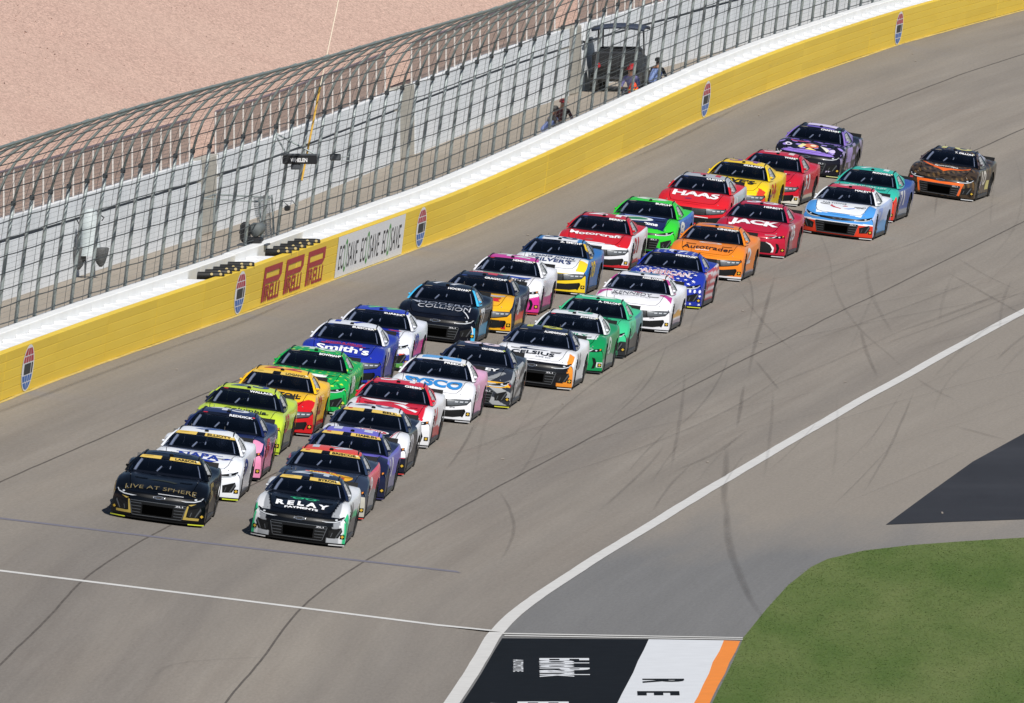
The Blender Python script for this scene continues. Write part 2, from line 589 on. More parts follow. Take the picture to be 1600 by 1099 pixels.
def floor_text(s, x0, y0, length, height, m, bold=0.02, z=0.013):
    """lettering on the ground read walking towards the camera, letter tops to the right"""
    V, T = text_tris(s, bold)
    return ob('painted_lettering', mesh('painted_lettering', [(x0 + v[1] * height, y0 - v[0] * length, z) for v in V], T), m, LAB)
for dy in (0, -12.3, -24.6):
    floor_text('EchoPark', 0.52 + dy * .035, 397.9 + dy, 5.4, 0.98, M_WHITEP, 0.03)
    floor_text('AUTOMOTIVE', 0.02 + dy * .035, 397.5 + dy, 3.5, 0.2, M_WHITEP, 0.02)
for ch, yy_, xx_ in (('R', 392.0, 2.5), ('E', 388.5, 2.38), ('V', 385.0, 2.25)):
    floor_text(ch, xx_, yy_, 1.15, 0.8, M_BLACKP, 0.04)

# ------------------------------------------------------------------ infield grass
def grass_mat():
    m, nt, b = new_mat('mown grass')
    big = noise(nt, coords(nt, (0.35, 0.045, 1)), 1.6, 5)
    fine = noise(nt, coords(nt, (6, 1.2, 6)), 3.0, 6, 0.7)
    col = mixc(nt, ramp(nt, big, 0.36, 0.68), C('4e632f'), C('667243'))
    col = mixc(nt, 0.7, col, ramp(nt, fine, 0.3, 0.75, (0.82,) * 3, (1.15,) * 3), 'MULTIPLY')
    nt.links.new(col, b.inputs['Base Color'])
    b.inputs['Roughness'].default_value = 0.9
    b.inputs['Specular IOR Level'].default_value = 0.15
    return m
M_GRASS = grass_mat()
GR = [(1.0, 340), (2.2, 352), (3.2, 371.65), (3.72, 385.34), (4.23, 396.89), (4.52, 404.08), (5.09, 412.93), (5.62, 420.41), (6.18, 426.43), (6.56, 429.09), (7.37, 431.95), (8.39, 433.85), (9.54, 435.19), (10.93, 436.53), (12.33, 437.66), (25, 442), (25, 340)]
GR = [(x + .06, y) for x, y in GR]
lawn = structure(sheet('infield_lawn', GR, 0.014, M_GRASS))
def inside(px, py, poly):
    r = np.zeros(len(px), bool)
    j = len(poly) - 1
    for i in range(len(poly)):
        (xi, yi), (xj, yj) = poly[i], poly[j]
        c = ((yi > py) != (yj > py)) & (px < (xj - xi) * (py - yi) / (yj - yi + 1e-12) + xi)
        r ^= c
        j = i
    return r
n = 150000
gx, gy = rng.uniform(2.0, 13.5, n), rng.uniform(372, 439, n)
edge = rng.normal(0, .018, n)
k = inside(gx + edge, gy, GR)
gx, gy = gx[k], gy[k]
n = len(gx)
h = rng.uniform(.004, .010, n)
a = rng.uniform(0, PI, n)
w = rng.uniform(.008, .02, n)
lean = rng.normal(0, .02, (n, 2))
P = np.zeros((n, 3, 3))
P[:, 0] = np.stack([gx - w * np.cos(a), gy - w * np.sin(a), np.full(n, .014)], 1)
P[:, 1] = np.stack([gx + w * np.cos(a), gy + w * np.sin(a), np.full(n, .014)], 1)
P[:, 2] = np.stack([gx + lean[:, 0], gy + lean[:, 1], .014 + h], 1)
me = bpy.data.meshes.new('grass')
me.vertices.add(3 * n); me.loops.add(3 * n); me.polygons.add(n)
me.vertices.foreach_set('co', P.ravel())
me.loops.foreach_set('vertex_index', np.arange(3 * n, dtype=np.int32))
me.polygons.foreach_set('loop_start', np.arange(0, 3 * n, 3, dtype=np.int32))
me.update()
grass = ob('grass', me, M_GRASS)
grass['kind'] = 'stuff'
tag(grass, 'short mown green grass covering the infield corner', 'grass')

# ------------------------------------------------------------------ yellow energy-absorbing barrier and concrete wall
def barrier_mat():
    m, nt, b = new_mat('yellow barrier paint')
    base = noise(nt, coords(nt, (.25, .25, 2.5)), 1.0, 4)
    scuff = noise(nt, coords(nt, (.6, .35, 9)), 2.0, 6, .7)
    col = mixc(nt, ramp(nt, base, .35, .65), C('f2d03e'), C('f0cc34'))
    col = mixc(nt, ramp(nt, scuff, .60, .80), col, C('d2b447'))
    inf = nt.nodes.new('ShaderNodeObjectInfo')
    col = mixc(nt, .8, col, ramp(nt, inf.outputs['Random'], 0, 1, (.93, .92, .88), (1.04, 1.04, 1.06)), 'MULTIPLY')
    rub_ = noise(nt, coords(nt, (.12, .05, 7)), 3.0, 5, .6)
    col = mixc(nt, ramp(nt, rub_, .66, .80, (0,) * 3, (.35,) * 3), col, C('7a6c3a'))
    nt.links.new(col, b.inputs['Base Color'])
    b.inputs['Roughness'].default_value = .45
    return m
M_YEL = barrier_mat()
M_CONC = simple('whitewashed concrete', C('e0e2e3'), .8, var=.05, nscale=.8)
M_CAPW = simple('white barrier cap sheet', C('e6e7e9'), .55, var=.03, nscale=1.5)
M_GREYC = simple('bare grey concrete', C('a9a69d'), .85, var=.1, nscale=1.2)
M_DGREY = simple('painted recess shade', C('5c6066'), .9, var=.1)  # dark grey stands in for the shadow in the gap under the cap panels
YA, YB_ = 425.0, 735.0

wall_root = tag(empty('safety_barrier', tuple(trk(500, TRACK_W))), 'long yellow stacked-tube barrier with white caps bordering the track', 'barrier')
def child_world(o, root):
    o.parent = root
    o.matrix_parent_inverse = root.matrix_basis.inverted()
    return o
def ribbon_box(name, ya, yb, t0, t1, z0, z1, m, root, step=3.0, bev=0.0):
    """long box following the wall: t0..t1 across, z0..z1 above the wall foot"""
    ys = np.linspace(ya, yb, max(2, int((yb - ya) / step) + 1))
    prof = [(t0, z0 + bev), (t0, z1 - bev), (t0 + bev, z1), (t1, z1), (t1, z0), (t0 + bev, z0)] if bev else [(t0, z0), (t0, z1), (t1, z1), (t1, z0)]
    V = np.stack([wpt(ys, np.full(len(ys), t), z) for t, z in prof], 1).reshape(-1, 3)
    q = len(prof)
    F = []
    for i in range(len(ys) - 1):
        for k_ in range(q):
            F.append((i * q + k_, i * q + (k_ + 1) % q, (i + 1) * q + (k_ + 1) % q, (i + 1) * q + k_))
    F.append(tuple(range(q)))
    F.append(tuple(range(len(ys) * q - 1, (len(ys) - 1) * q - 1, -1)))
    o = ob(name, mesh(name, V, F), m)
    if root is not None:
        child_world(o, root)
    return o
TUBES = 5
TH = 1.08 / TUBES
segs = np.arange(YA, YB_ + 1, 8.86)
for i in range(len(segs) - 1):
    off = 0.006 * random.random()
    for r in range(TUBES):
        ribbon_box('barrier_tube', segs[i] + .006, segs[i + 1] - .006, TRACK_W + off, TRACK_W + .22, r * TH + .003, (r + 1) * TH - .001, M_YEL, wall_root, 3.0, .008)
# concrete wall behind it
conc_root = tag(empty('concrete_wall', tuple(trk(500, TRACK_W + .8))), 'white concrete wall carrying the catch fence behind the yellow barrier', 'wall')
for y in np.arange(YA, YB_, 6.6):
    ribbon_box('wall_section', y + .015, y + 6.585, TRACK_W + .66, TRACK_W + 1.0, -.3, 1.32 + random.uniform(-.012, .012), M_CONC, conc_root, 3.3, .02)
# white sloped caps bridging barrier and wall
step_y = 2.2
OPEN = [(489.6, 497.9), (502.7, 510.6)]
def cap_mesh():
    L = step_y - .06
    # local: X down-track, Y inside, Z up
    v = [(-L / 2, .125, 1.075), (L / 2, .125, 1.09), (L / 2, -.30, 1.155), (-L / 2, -.30, 1.085),
         (-L / 2, .125, .7), (L / 2, .125, .7), (L / 2, -.30, .7), (-L / 2, -.30, .7)]
    f = [(0, 1, 2, 3), (4, 7, 6, 5), (0, 4, 5, 1), (1, 5, 6, 2), (2, 6, 7, 3), (3, 7, 4, 0)]
    return mesh('cap_block', v, f)
CAPM = cap_mesh()
CAPM.materials.append(M_CAPW)
for y in np.arange(YA + 1, YB_, step_y):
    if any(a_ < y < b_ for a_, b_ in OPEN):
        continue
    child_world(ob('cap_block', CAPM, None, None, wall_frame(y, TRACK_W + .221)), wall_root)
# ------------------------------------------------------------------ printed marks on the barrier
M_RED = simple('dark red vinyl', C('a5252d'), .5, var=.05)
M_REDV = simple('red vinyl', C('b22a3c'), .5, var=.05)
M_BLK = simple('black vinyl', C('1f2226'), .5, var=.05)
M_BLUV = simple('blue vinyl', C('2f66b5'), .5, var=.05)
M_WHV = simple('white vinyl', C('e3e4e6'), .5, var=.03)
M_GRN = simple('green vinyl', C('4f9a4a'), .5, var=.05)
M_LTB = simple('pale blue vinyl', C('9cc0cf'), .5, var=.05)

def on_wall(V, y_start, off):
    """flat (metres down-track reading towards the far end, height) to the barrier face"""
    V = np.asarray(V, float)
    return wpt(y_start + V[:, 0], np.full(len(V), TRACK_W - off), V[:, 1])
def wall_patch(name, pts, y_start, m, off, parent):
    V, T = refine(pts, poly_tris(pts), 1.0)
    o = ob(name, mesh(name, on_wall(V, y_start, off), T), m)
    return child_world(o, parent)
def wall_text(name, s, y_start, x0, x1, z0, z1, m, off, parent, bold=0.02, shear=0):
    V, T = text_tris(s, bold)
    V = [(x0 + (x1 - x0) * v[0] + shear * v[1], z0 + (z1 - z0) * v[1]) for v in V]
    V, T = refine(V, T, 1.0)
    o = ob(name, mesh(name, on_wall(V, y_start, off), T), m)
    return child_world(o, parent)

def emblem(yc, r):
    """upright oval speedway emblem: red top, dark middle, blue bottom, white rim"""
    root = wall_root
    zc, rz = .54, .53
    wall_patch('emblem_field', ellipse(0, zc, r, rz - .004, 28), yc, M_WHV, .008, root)
    def band(z0, z1, m, slots):
        for a_, b_ in slots:
            pts = []
            for k_ in range(6):
                z = z0 + (z1 - z0) * k_ / 5
                hw = r * .86 * math.sqrt(max(0, 1 - ((z - zc) / (rz * .93)) ** 2))
                pts.append((hw * a_, z))
            for k_ in range(6):
                z = z1 + (z0 - z1) * k_ / 5
                hw = r * .86 * math.sqrt(max(0, 1 - ((z - zc) / (rz * .93)) ** 2))
                pts.append((hw * b_, z))
            wall_patch('emblem_mark', pts, yc, m, .012, root)
    band(.83, .985, M_REDV, [(-1, -.4), (-.25, .3), (.42, 1)])
    band(.67, .805, M_REDV, [(-1, -.6), (-.5, -.08), (.02, .4), (.5, 1)])
    band(.40, .64, M_BLK, [(-.75, .55), (.68, .95)])
    band(.235, .375, M_BLUV, [(-1, -.5), (-.4, .0), (.12, .5), (.6, 1)])
    band(.05, .21, M_BLUV, [(-1, -.3), (-.15, .3), (.42, 1)])
for yc in (455.5, 493.9, 530.4, 595.5, 645.4):
    emblem(yc, 1.0)
# three red tyre-maker wordmarks: a long-topped P over the small letters
def long_p(y0, L):
    root = wall_root
    # stem, long bowl
    wall_patch('wordmark_letter', [(0, .10), (.40, .10), (.55, .95), (.1, .95)], y0, M_RED, .008, root)
    wall_patch('wordmark_letter', [(.55, .81), (L, .81), (L, .95), (.55, .95)], y0, M_RED, .008, root)
    wall_patch('wordmark_letter', [(L - .45, .64), (L, .66), (L, .81), (L - .45, .81)], y0, M_RED, .008, root)
    wall_patch('wordmark_letter', [(.47, .53), (L - .45, .53), (L, .66), (L - .45, .665), (.5, .665)], y0, M_RED, .0085, root)
    wall_text('wordmark_letters', 'IRELLI', y0, .52, L - .2, .10, .50, M_RED, .009, root, .02)

for y0 in (498.3, 502.6, 506.9):
    long_p(y0, 3.55)
wall_patch('banner_panel', [(0, .02), (13.8, .02), (13.8, 1.06), (0, 1.06)], 512.9, M_WHV, .008, wall_root)
for i in range(3):
    x = .5 + i * 4.45
    wall_text('banner_letters', 'EC', 512.9, x, x + .95, .2, .82, M_BLK, .012, wall_root, .0)
    wall_text('banner_letters', 'O', 512.9, x + 1.0, x + 1.6, .1, .95, M_GRN, .012, wall_root, .0)
    wall_text('banner_letters', 'SAVE', 512.9, x + 1.7, x + 3.75, .2, .82, M_BLK, .012, wall_root, .0)

# black foam blocks standing in the two uncapped stretches, each with pale end rings
M_FOAM = simple('black foam block', C('17181a'), .55, var=.2)
M_RING = simple('cream foam end', C('a8986a'), .7, var=.1)
fm = MB().tube([(-.01, -.42, 0), (0, -.3, 0), (0, .3, 0), (0, .42, 0)], [.08, .095, .095, .08], 10).mesh('foam_block', True)
fm.materials.append(M_FOAM)
rm = MB()
for q in (.12, .34):
    rm.tube([(.03, q, .0), (.10, q, .04)], .036, 8)
rm = rm.mesh('end_ring')
rm.materials.append(M_RING)
hole = MB().box(.34, .12, .006, (0, 0, 0)).mesh('slot')
hole.materials.append(simple('barrier slot', C('6a5f3a'), .8))
for ya, nb in ((490.6, 5), (503.6, 5)):
    for i in range(nb):
        y = ya + i * 1.4
        fb = child_world(ob('foam_block', fm, None, None, wall_frame(y + random.uniform(-.12, .12), TRACK_W + .30, 1.10) @ Matrix.Rotation(random.uniform(-.12, .12), 4, 'Z')), wall_root)
        ob('end_ring', rm, None, fb)
        child_world(ob('slot', hole, None, None, wall_frame(y + .5, TRACK_W + .0, 1.083)), wall_root)

# ------------------------------------------------------------------ catch fence
M_POST = simple('galvanised post', C('969f9f'), .5, .25, var=.12)
M_HOOP = simple('weathered steel hoop', C('808a88'), .55, .3, var=.15)
M_CABLE = simple('steel cable', C('4d5356'), .5, .6, var=.15)
fence = tag(empty('catch_fence', tuple(trk(500, TRACK_W + .85, 1.3))), 'tall steel catch fence with curved overhang hoops along the track wall', 'fence')
FT, FZ = TRACK_W + .83, 1.30
HOOP = [(0, 0), (.12, 1.0), (.25, 2.0), (.38, 2.85), (.48, 3.2), (.63, 3.57), (.85, 3.9), (1.15, 4.2), (1.5, 4.45), (1.85, 4.63), (2.1, 4.74)]
pm = MB().tube([(0, d, h) for d, h in HOOP[:4]], .044, 8).mesh('fence_post', True); pm.materials.append(M_POST)
hm = MB().tube([(0, d, h) for d, h in HOOP[3:]], .033, 7).mesh('fence_hoop', True); hm.materials.append(M_HOOP)
km = MB().box(.10, .11, .12, (0, .38, 2.85), .02).mesh('clamp'); km.materials.append(M_CABLE)
wm = MB().tube([(0, d + .05, h) for d, h in HOOP], .006, 4).mesh('thin_wire'); wm.materials.append(M_CABLE)
am = MB().tube([(0, .33, 2.93), (-3.2, .33, 2.97)], .014, 5).tube([(-.9, .30, 2.9), (-.9, .62, 2.98)], .012, 4).mesh('strut'); am.materials.append(M_CABLE)
PS = 3.2
posts = np.arange(437.8, 732, PS)
for y in posts:
    F = wall_frame(y, FT, FZ)
    p_ = child_world(ob('fence_post', pm, None, None, F), fence)
    child_world(ob('fence_hoop', hm, None, None, F), fence)
    ob('clamp', km, None, p_)
    child_world(ob('thin_wire', wm, None, None, wall_frame(y + PS * .5, FT, FZ)), fence)
def fence_pt(y, s):
    d = np.interp(s, HS, [q[0] for q in HOOP]); h = np.interp(s, HS, [q[1] for q in HOOP])
    p = trk(y, FT)
    x, tx, ty, nx, ny = frame2(y)
    return (p[0] - nx * (d + .05), p[1] - ny * (d + .05), p[2] + FZ + h)
HS = np.r_[0, np.cumsum(np.hypot(*np.diff(np.array(HOOP), axis=0).T))]
for i, s in enumerate(np.linspace(.12, HS[-1] - .25, 14)):
    path = []
    ph = random.random() * 6
    for j, y in enumerate(np.arange(437.8, 732, PS / 2)):
        sag = -.012 if j % 2 else .0
        path.append(fence_pt(y, s + sag + .012 * math.sin(j * .7 + ph)))
    MBc = MB().tube(path, .014, 4)
    child_world(MBc.build('fence_cable', M_CABLE), fence)
for i in range(4):
    path = [fence_pt(y, HS[-1] - .03 - .07 * i + .05 * math.sin(y * .16 + i * 1.7)) for y in np.arange(437.8, 732, 2.0)]
    child_world(MB().tube(path, .03 if i < 2 else .018, 6).build('top_rail', M_HOOP), fence)

def grid_mat(name, col, nu, nv, width, base=0.0):
    """see-through woven wire: fine procedural grid over the sheet's UV"""
    m, nt, b = new_mat(name)
    b.inputs['Base Color'].default_value = (*col, 1)
    b.inputs['Roughness'].default_value = .6
    tc = nt.nodes.new('ShaderNodeTexCoord')
    sep = nt.nodes.new('ShaderNodeSeparateXYZ')
    nt.links.new(tc.outputs['UV'], sep.inputs[0])
    outs = []
    for ax, k_ in (('X', nu), ('Y', nv)):
        mu = node(nt, 'ShaderNodeMath', operation='MULTIPLY'); mu.inputs[1].default_value = k_
        nt.links.new(sep.outputs[ax], mu.inputs[0])
        fr = node(nt, 'ShaderNodeMath', operation='FRACT'); nt.links.new(mu.outputs[0], fr.inputs[0])
        lt = node(nt, 'ShaderNodeMath', operation='LESS_THAN'); lt.inputs[1].default_value = width * k_
        nt.links.new(fr.outputs[0], lt.inputs[0])
        outs.append(lt.outputs[0])
    mx = node(nt, 'ShaderNodeMath', operation='MAXIMUM')
    nt.links.new(outs[0], mx.inputs[0]); nt.links.new(outs[1], mx.inputs[1])
    m2 = node(nt, 'ShaderNodeMath', operation='MAXIMUM'); m2.inputs[1].default_value = base
    nt.links.new(mx.outputs[0], m2.inputs[0])
    nt.links.new(m2.outputs[0], b.inputs['Alpha'])
    return m
M_WIRE = grid_mat('welded wire mesh', C('70777a'), 6.0, 8.0, .0055)
ysf = np.arange(437.8, 732, PS)
ss = np.linspace(0.02, HS[-1] - .05, 12)
V = np.array([[fence_pt(y, s) for s in ss] for y in ysf]).reshape(-1, 3)
me = mesh('wire_mesh', V, grid_faces(len(ysf), len(ss)))
set_uv(me, np.stack([np.repeat(ysf, len(ss)), np.tile(ss, len(ysf))], 1))
child_world(ob('wire_mesh', me, M_WIRE), fence)

# ------------------------------------------------------------------ service road, retaining wall, screen fence, gravel bank
RZ = .4
RWT = lambda y: TRACK_W + np.interp(y, [430, 500, 560, 585, 605, 620, 640, 740], [5.55, 5.55, 5.25, 5.0, 4.4, 3.9, 3.6, 3.3])
ysr = np.arange(425, 740, 2.5)
tf = np.linspace(0, 1, 5)
V = np.array([[trk(y, TRACK_W + .9 + (RWT(y) + .2 - TRACK_W - .9) * q, RZ) for q in tf] for y in ysr]).reshape(-1, 3)
me = mesh('service_road', V, grid_faces(len(ysr), 5))
set_uv(me, np.stack([np.repeat(ysr, 5), np.tile(tf * 5, len(ysr))], 1))
structure(ob('service_road', me, M_ROAD))
# fill of the embankment under the wall (keeps the ground closed behind the track)
structure(ribbon_box('embankment', 425, 740, TRACK_W + 1.02, TRACK_W + 1.2, -3.5, RZ - .01, M_GREYC, None))

ret = tag(empty('retaining_wall', tuple(trk(520, RWT(520), RZ))), 'white concrete retaining wall of upright panels behind the service road', 'wall')
def ret_frame(y, out=0.0, dz=0.0):
    a_, b_ = np.array(trk(y - .5, RWT(y - .5) + out)), np.array(trk(y + .5, RWT(y + .5) + out))
    F = Vector(a_ - b_); F.z = 0; F.normalize()
    L = Vector((0, 0, 1)).cross(F)
    M = Matrix((F, L, Vector((0, 0, 1)))).transposed().to_4x4()
    M.translation = Vector((a_ + b_) / 2) + Vector((0, 0, RZ + dz))
    return M
PW = 3.0
def panel_mat():
    m, nt, b = new_mat('weathered white panel')
    v = coords(nt, (.8, .8, .12), 'Object')
    st = noise(nt, v, 6, 6, .6)
    big = noise(nt, coords(nt, (.4, .4, .4)), 1.5, 4)
    inf = nt.nodes.new('ShaderNodeObjectInfo')
    col = mixc(nt, ramp(nt, st, .45, .75), C('d9dee3'), C('c2c8cd'))
    col = mixc(nt, ramp(nt, big, .4, .7), col, C('dfe3e7'))
    col = mixc(nt, .5, col, ramp(nt, inf.outputs['Random'], 0, 1, (.92,) * 3, (1.06,) * 3), 'MULTIPLY')
    nt.links.new(col, b.inputs['Base Color'])
    b.inputs['Roughness'].default_value = .75
    return m
M_PANEL = panel_mat()
GAPS = [529.0, 567.5, 600.0]
def ret_box(name, ya, yb, o0, o1, z0, z1, m):
    V_ = []
    for y in (ya, yb):
        for o_, z in ((o0, z0), (o0, z1), (o1, z1), (o1, z0)):
            V_.append(tuple(trk(y, RWT(y) + o_, RZ + z)))
    F_ = [(0, 1, 5, 4), (1, 2, 6, 5), (2, 3, 7, 6), (3, 0, 4, 7), (0, 3, 2, 1), (4, 5, 6, 7)]
    return child_world(ob(name, mesh(name, V_, F_), m), ret)
for y in np.arange(430, 735, PW):
    if any(abs(y - g_) < PW * .62 for g_ in GAPS):
        continue
    a_, b_ = y - PW / 2, y + PW / 2
    ret_box('wall_panel', a_ + .008, b_ - .008, -.10, .10, -.1, 1.40, M_PANEL)
    ret_box('cap_panel', a_ + .008, b_ - .008, -.115, .10, 1.48, 1.98, M_PANEL)
    ret_box('recess', a_, b_, -.04, .08, 1.39, 1.49, M_DGREY)
colm = MB().box(PW * 1.3, .28, 2.0, (0, -.05, 1.0), .03).mesh('pilaster'); colm.materials.append(M_GREYC)
for g_ in GAPS:
    child_world(ob('pilaster', colm, None, None, ret_frame(g_)), ret)

M_FP = simple('pale fence post', C('cfcac6'), .5, .2, var=.06)
M_RAIL = simple('dusty fence rail', C('7b6c74'), .6, .2, var=.1)
M_SCREEN = grid_mat('brown windscreen fabric', C('8d7c73'), 11, 11, .02, .6)
fpm = MB().tube([(0, 0, 0), (0, 0, 1.12)], .028, 6).mesh('screen_post'); fpm.materials.append(M_FP)
RW_TOP = 1.98
runs = [428] + GAPS + [735]
labels = ['brown screen fence on the retaining wall, run above the leftmost stretch', 'brown screen fence run between the two nearest grey pilasters',
          'brown screen fence run ending at the pilaster beside the utility cart', 'brown screen fence run beyond the utility cart at the far end']
for i in range(len(runs) - 1):
    ya, yb2 = runs[i] + (1.9 if i else 0), runs[i + 1] - 1.9
    if yb2 - ya < 4:
        continue
    r_ = tag(empty('screen_fence', tuple(ret_frame((ya + yb2) / 2, .0, RW_TOP).translation)), labels[i], 'fence', 'screen fences on the retaining wall')
    ys2 = np.arange(ya, yb2, 1.75)
    for y in ys2:
        child_world(ob('screen_post', fpm, None, None, ret_frame(y, 0, RW_TOP)), r_)
    pts = [tuple(ret_frame(y, 0, RW_TOP + 1.12).translation) for y in ys2]
    child_world(MB().tube(pts, .032, 6).build('top_rail', M_RAIL), r_)
    lo = [tuple(ret_frame(y, .03, RW_TOP + .03).translation) for y in ys2]
    hi = [tuple(ret_frame(y, .03, RW_TOP + 1.1).translation) for y in ys2]
    V = np.stack([lo, hi], 1).reshape(-1, 3)
    me = mesh('screen_fabric', V, grid_faces(len(ys2), 2))
    set_uv(me, np.stack([np.repeat(ys2, 2), np.tile([0, 1.1], len(ys2))], 1))
    child_world(ob('screen_fabric', me, M_SCREEN), r_)

def gravel_mat():
    m, nt, b = new_mat('pink desert gravel')
    v = coords(nt, (1, 1, 1))
    vo = node(nt, 'ShaderNodeTexVoronoi'); vo.inputs['Scale'].default_value = 20.0
    nt.links.new(coords(nt, (1, .8, 1)), vo.inputs['Vector'])
    sepc = nt.nodes.new('ShaderNodeSeparateColor'); nt.links.new(vo.outputs['Color'], sepc.inputs[0])
    n1 = noise(nt, v, 26, 4, .85)
    n2 = noise(nt, v, .08, 5, .6)
    col = mixc(nt, ramp(nt, n2, .35, .7), C('c2a698'), C('bb9d90'))
    col = mixc(nt, .75, col, ramp(nt, sepc.outputs[0], 0, 1, (.62,) * 3, (1.36,) * 3), 'MULTIPLY')
    col = mixc(nt, .6, col, ramp(nt, n1, .3, .75, (.7,) * 3, (1.25,) * 3), 'MULTIPLY')
    nt.links.new(col, b.inputs['Base Color'])
    b.inputs['Roughness'].default_value = .95
    b.inputs['Specular IOR Level'].default_value = .1
    bump(nt, b, vo.outputs['Distance'], .5, .03)
    return m
M_GRAVEL = gravel_mat()
ysh = np.arange(405, 1100, 6.0)
ds = np.array([0, .6, 3, 8, 16, 30, 50, 80, 130, 220])
def hill_pt(y, d):
    yc = min(y, 790.0)
    p = np.array(trk(yc, RWT(yc) + .15 + d)) + np.array([0, y - yc, 0])
    p[2] += RZ + 1.75 + (.12 * d if d < .7 else .07 + .42 * (d - .6))
    return p
V = np.array([[hill_pt(y, d) for d in ds] for y in ysh])
V[:, 2:, 2] += rng.normal(0, .012, V[:, 2:, 2].shape) * np.minimum(ds[2:], 10)
hill = structure(ob('gravel_hill', mesh('gravel_hill', V.reshape(-1, 3), grid_faces(len(ysh), len(ds)), True), M_GRAVEL))
# loose stones standing proud of the bank
ns = 50000
sy, sd = rng.uniform(470, 780, ns), rng.uniform(.8, 42, ns)
base = np.array([hill_pt(y, d) for y, d in zip(np.linspace(405, 1100, 2), (0, 0))])
xw, _, _, nx_, ny_ = frame2(sy)
tt_ = RWT(sy) + .15 + sd
C0 = np.stack([xw + nx_ * tt_, sy + ny_ * tt_, wall_z(sy) + RZ + 1.75 + .07 + .42 * (sd - .6)], 1)
r_s = rng.uniform(.010, .028, ns)
dirs = rng.normal(0, 1, (ns, 4, 3)) * .45 + np.array([[1, .2, .1], [-.5, .9, .1], [-.5, -.9, .1], [0, 0, 1.0]])
SV = C0[:, None] + dirs * r_s[:, None, None]
sf = np.array([[0, 1, 3], [1, 2, 3], [2, 0, 3]])
FV = (np.arange(ns)[:, None, None] * 4 + sf[None]).reshape(-1, 3)
me = bpy.data.meshes.new('hill_stones')
me.vertices.add(4 * ns); me.loops.add(9 * ns); me.polygons.add(3 * ns)
me.vertices.foreach_set('co', SV.ravel()); me.loops.foreach_set('vertex_index', FV.ravel().astype(np.int32))
me.polygons.foreach_set('loop_start', np.arange(0, 9 * ns, 3, dtype=np.int32))
me.update()
stones = ob('hill_stones', me, M_GRAVEL)
stones['kind'] = 'stuff'
tag(stones, 'loose pinkish gravel stones scattered over the desert bank', 'gravel')
# ------------------------------------------------------------------ stock car: shared shapes
# local axes: X forward (nose at +2.45), Y to the car's left, Z up, origin on the ground
TX = [-2.40, -2.0, -1.5, -1.0, 0, .7, 1.05, 1.4, 1.75, 2.05, 2.20, 2.31]
TZ = [.985, 1.0, .985, .935, .885, .888, .884, .843, .778, .705, .662, .612]
TW = [.895, .915, .93, .90, .862, .872, .888, .915, .93, .93, .92, .905]
TS = [0, 0, 0, 0, 0, .0, .01, .03, .09, .20, .27, .31]
TD = [.025, .025, .025, .03, .03, .03, .035, .03, .035, .04, .035, .025]
TC = [.0, .01, .03, .02, .0, .0, .008, .04, .035, .015, .005, .0]
def top_pt(x, v):
    a = np.abs(v)
    return np.stack(np.broadcast_arrays(
        x - spl(x, TX, TS) * a**3, spl(x, TX, TW) * v,
        spl(x, TX, TZ) - spl(x, TX, TD) * a**6 + spl(x, TX, TC) * np.exp(-((a - .80) / .15)**2)
        + .018 * np.exp(-((x - 1.75) / .5)**2) * np.exp(-(a / .28)**4)), -1)
QX = [2.31, 2.375, 2.42, 2.448, 2.455, 2.45, 2.435]
QZ = [.612, .585, .535, .45, .33, .19, .085]
QW = [.905, .93, .948, .962, .972, .978, .98]
QS = [.31, .33, .345, .35, .355, .355, .355]
QQ = [0, .1, .22, .38, .6, .82, 1.0]
def nose_pt(q, v):
    a = np.abs(v)
    return np.stack(np.broadcast_arrays(spl(q, QQ, QX) - spl(q, QQ, QS) * a**3.2, spl(q, QQ, QW) * v,
                    spl(q, QQ, QZ) - .025 * a**6 * (1 - q) + 0 * v), -1)
_tx = np.linspace(-2.40, 2.31, 200)
_edge = top_pt(_tx, 1.0)
WX = [-2.42, -2.0, -1.37, -.7, 0, .9, 1.42, 1.8, 2.1]
WM = [.945, .985, 1.0, .955, .94, .955, .998, .99, .965]
ARCH = [(1.42, .335, .39), (-1.37, .335, .39)]
def side_grid(sgn):
    xs = np.unique(np.concatenate([np.linspace(2.095, -2.41, 84), [1.42, -1.37]]))[::-1]
    rr = np.concatenate([[0, .03, .07, .12, .18], np.linspace(.26, 1, 14)])
    X, R = np.meshgrid(xs, rr, indexing='ij')
    yt = np.interp(X, _edge[:, 0], _edge[:, 1]); zt = np.interp(X, _edge[:, 0], _edge[:, 2])
    wm = spl(X, WX, WM)
    b = np.clip(R / .34, 0, 1)
    Y = yt + (wm - yt) * np.sqrt(1 - (1 - b)**2) - .03 * np.clip((R - .45) / .55, 0, 1)**2
    # waisted door panel
    Y = Y - .03 * np.exp(-((X - .15) / .8)**2) * np.exp(-((R - .62) / .2)**2)
    zb = np.where(X < -1.9, .085 + (-1.9 - X) * .35, .085)
    Z = zt + (zb - zt) * R
    V = np.stack([X, Y, Z], -1)
    ins = np.zeros(X.shape, bool)
    for cx, cz, cr in ARCH:
        dx, dz = X - cx, Z - cz
        d = np.hypot(dx, dz)
        k = d < cr
        ins |= k
        dd = np.maximum(d, 1e-4)
        up = np.where(dz < -.05, 1, 0)
        nx, nz = np.where(d > 1e-3, dx / dd, 0), np.where(d > 1e-3, dz / dd, 1)
        V[..., 0] = np.where(k, cx + nx * cr, V[..., 0])
        V[..., 2] = np.where(k, np.maximum(cz + nz * cr, .07), V[..., 2])
    F = grid_faces(*X.shape)
    kf = ins.ravel()[F].all(1)
    F = F[~kf]
    V = V.reshape(-1, 3)
    if sgn < 0:
        V = V * [1, -1, 1]
        F = F[:, ::-1]
    return V, F[:, ::-1]

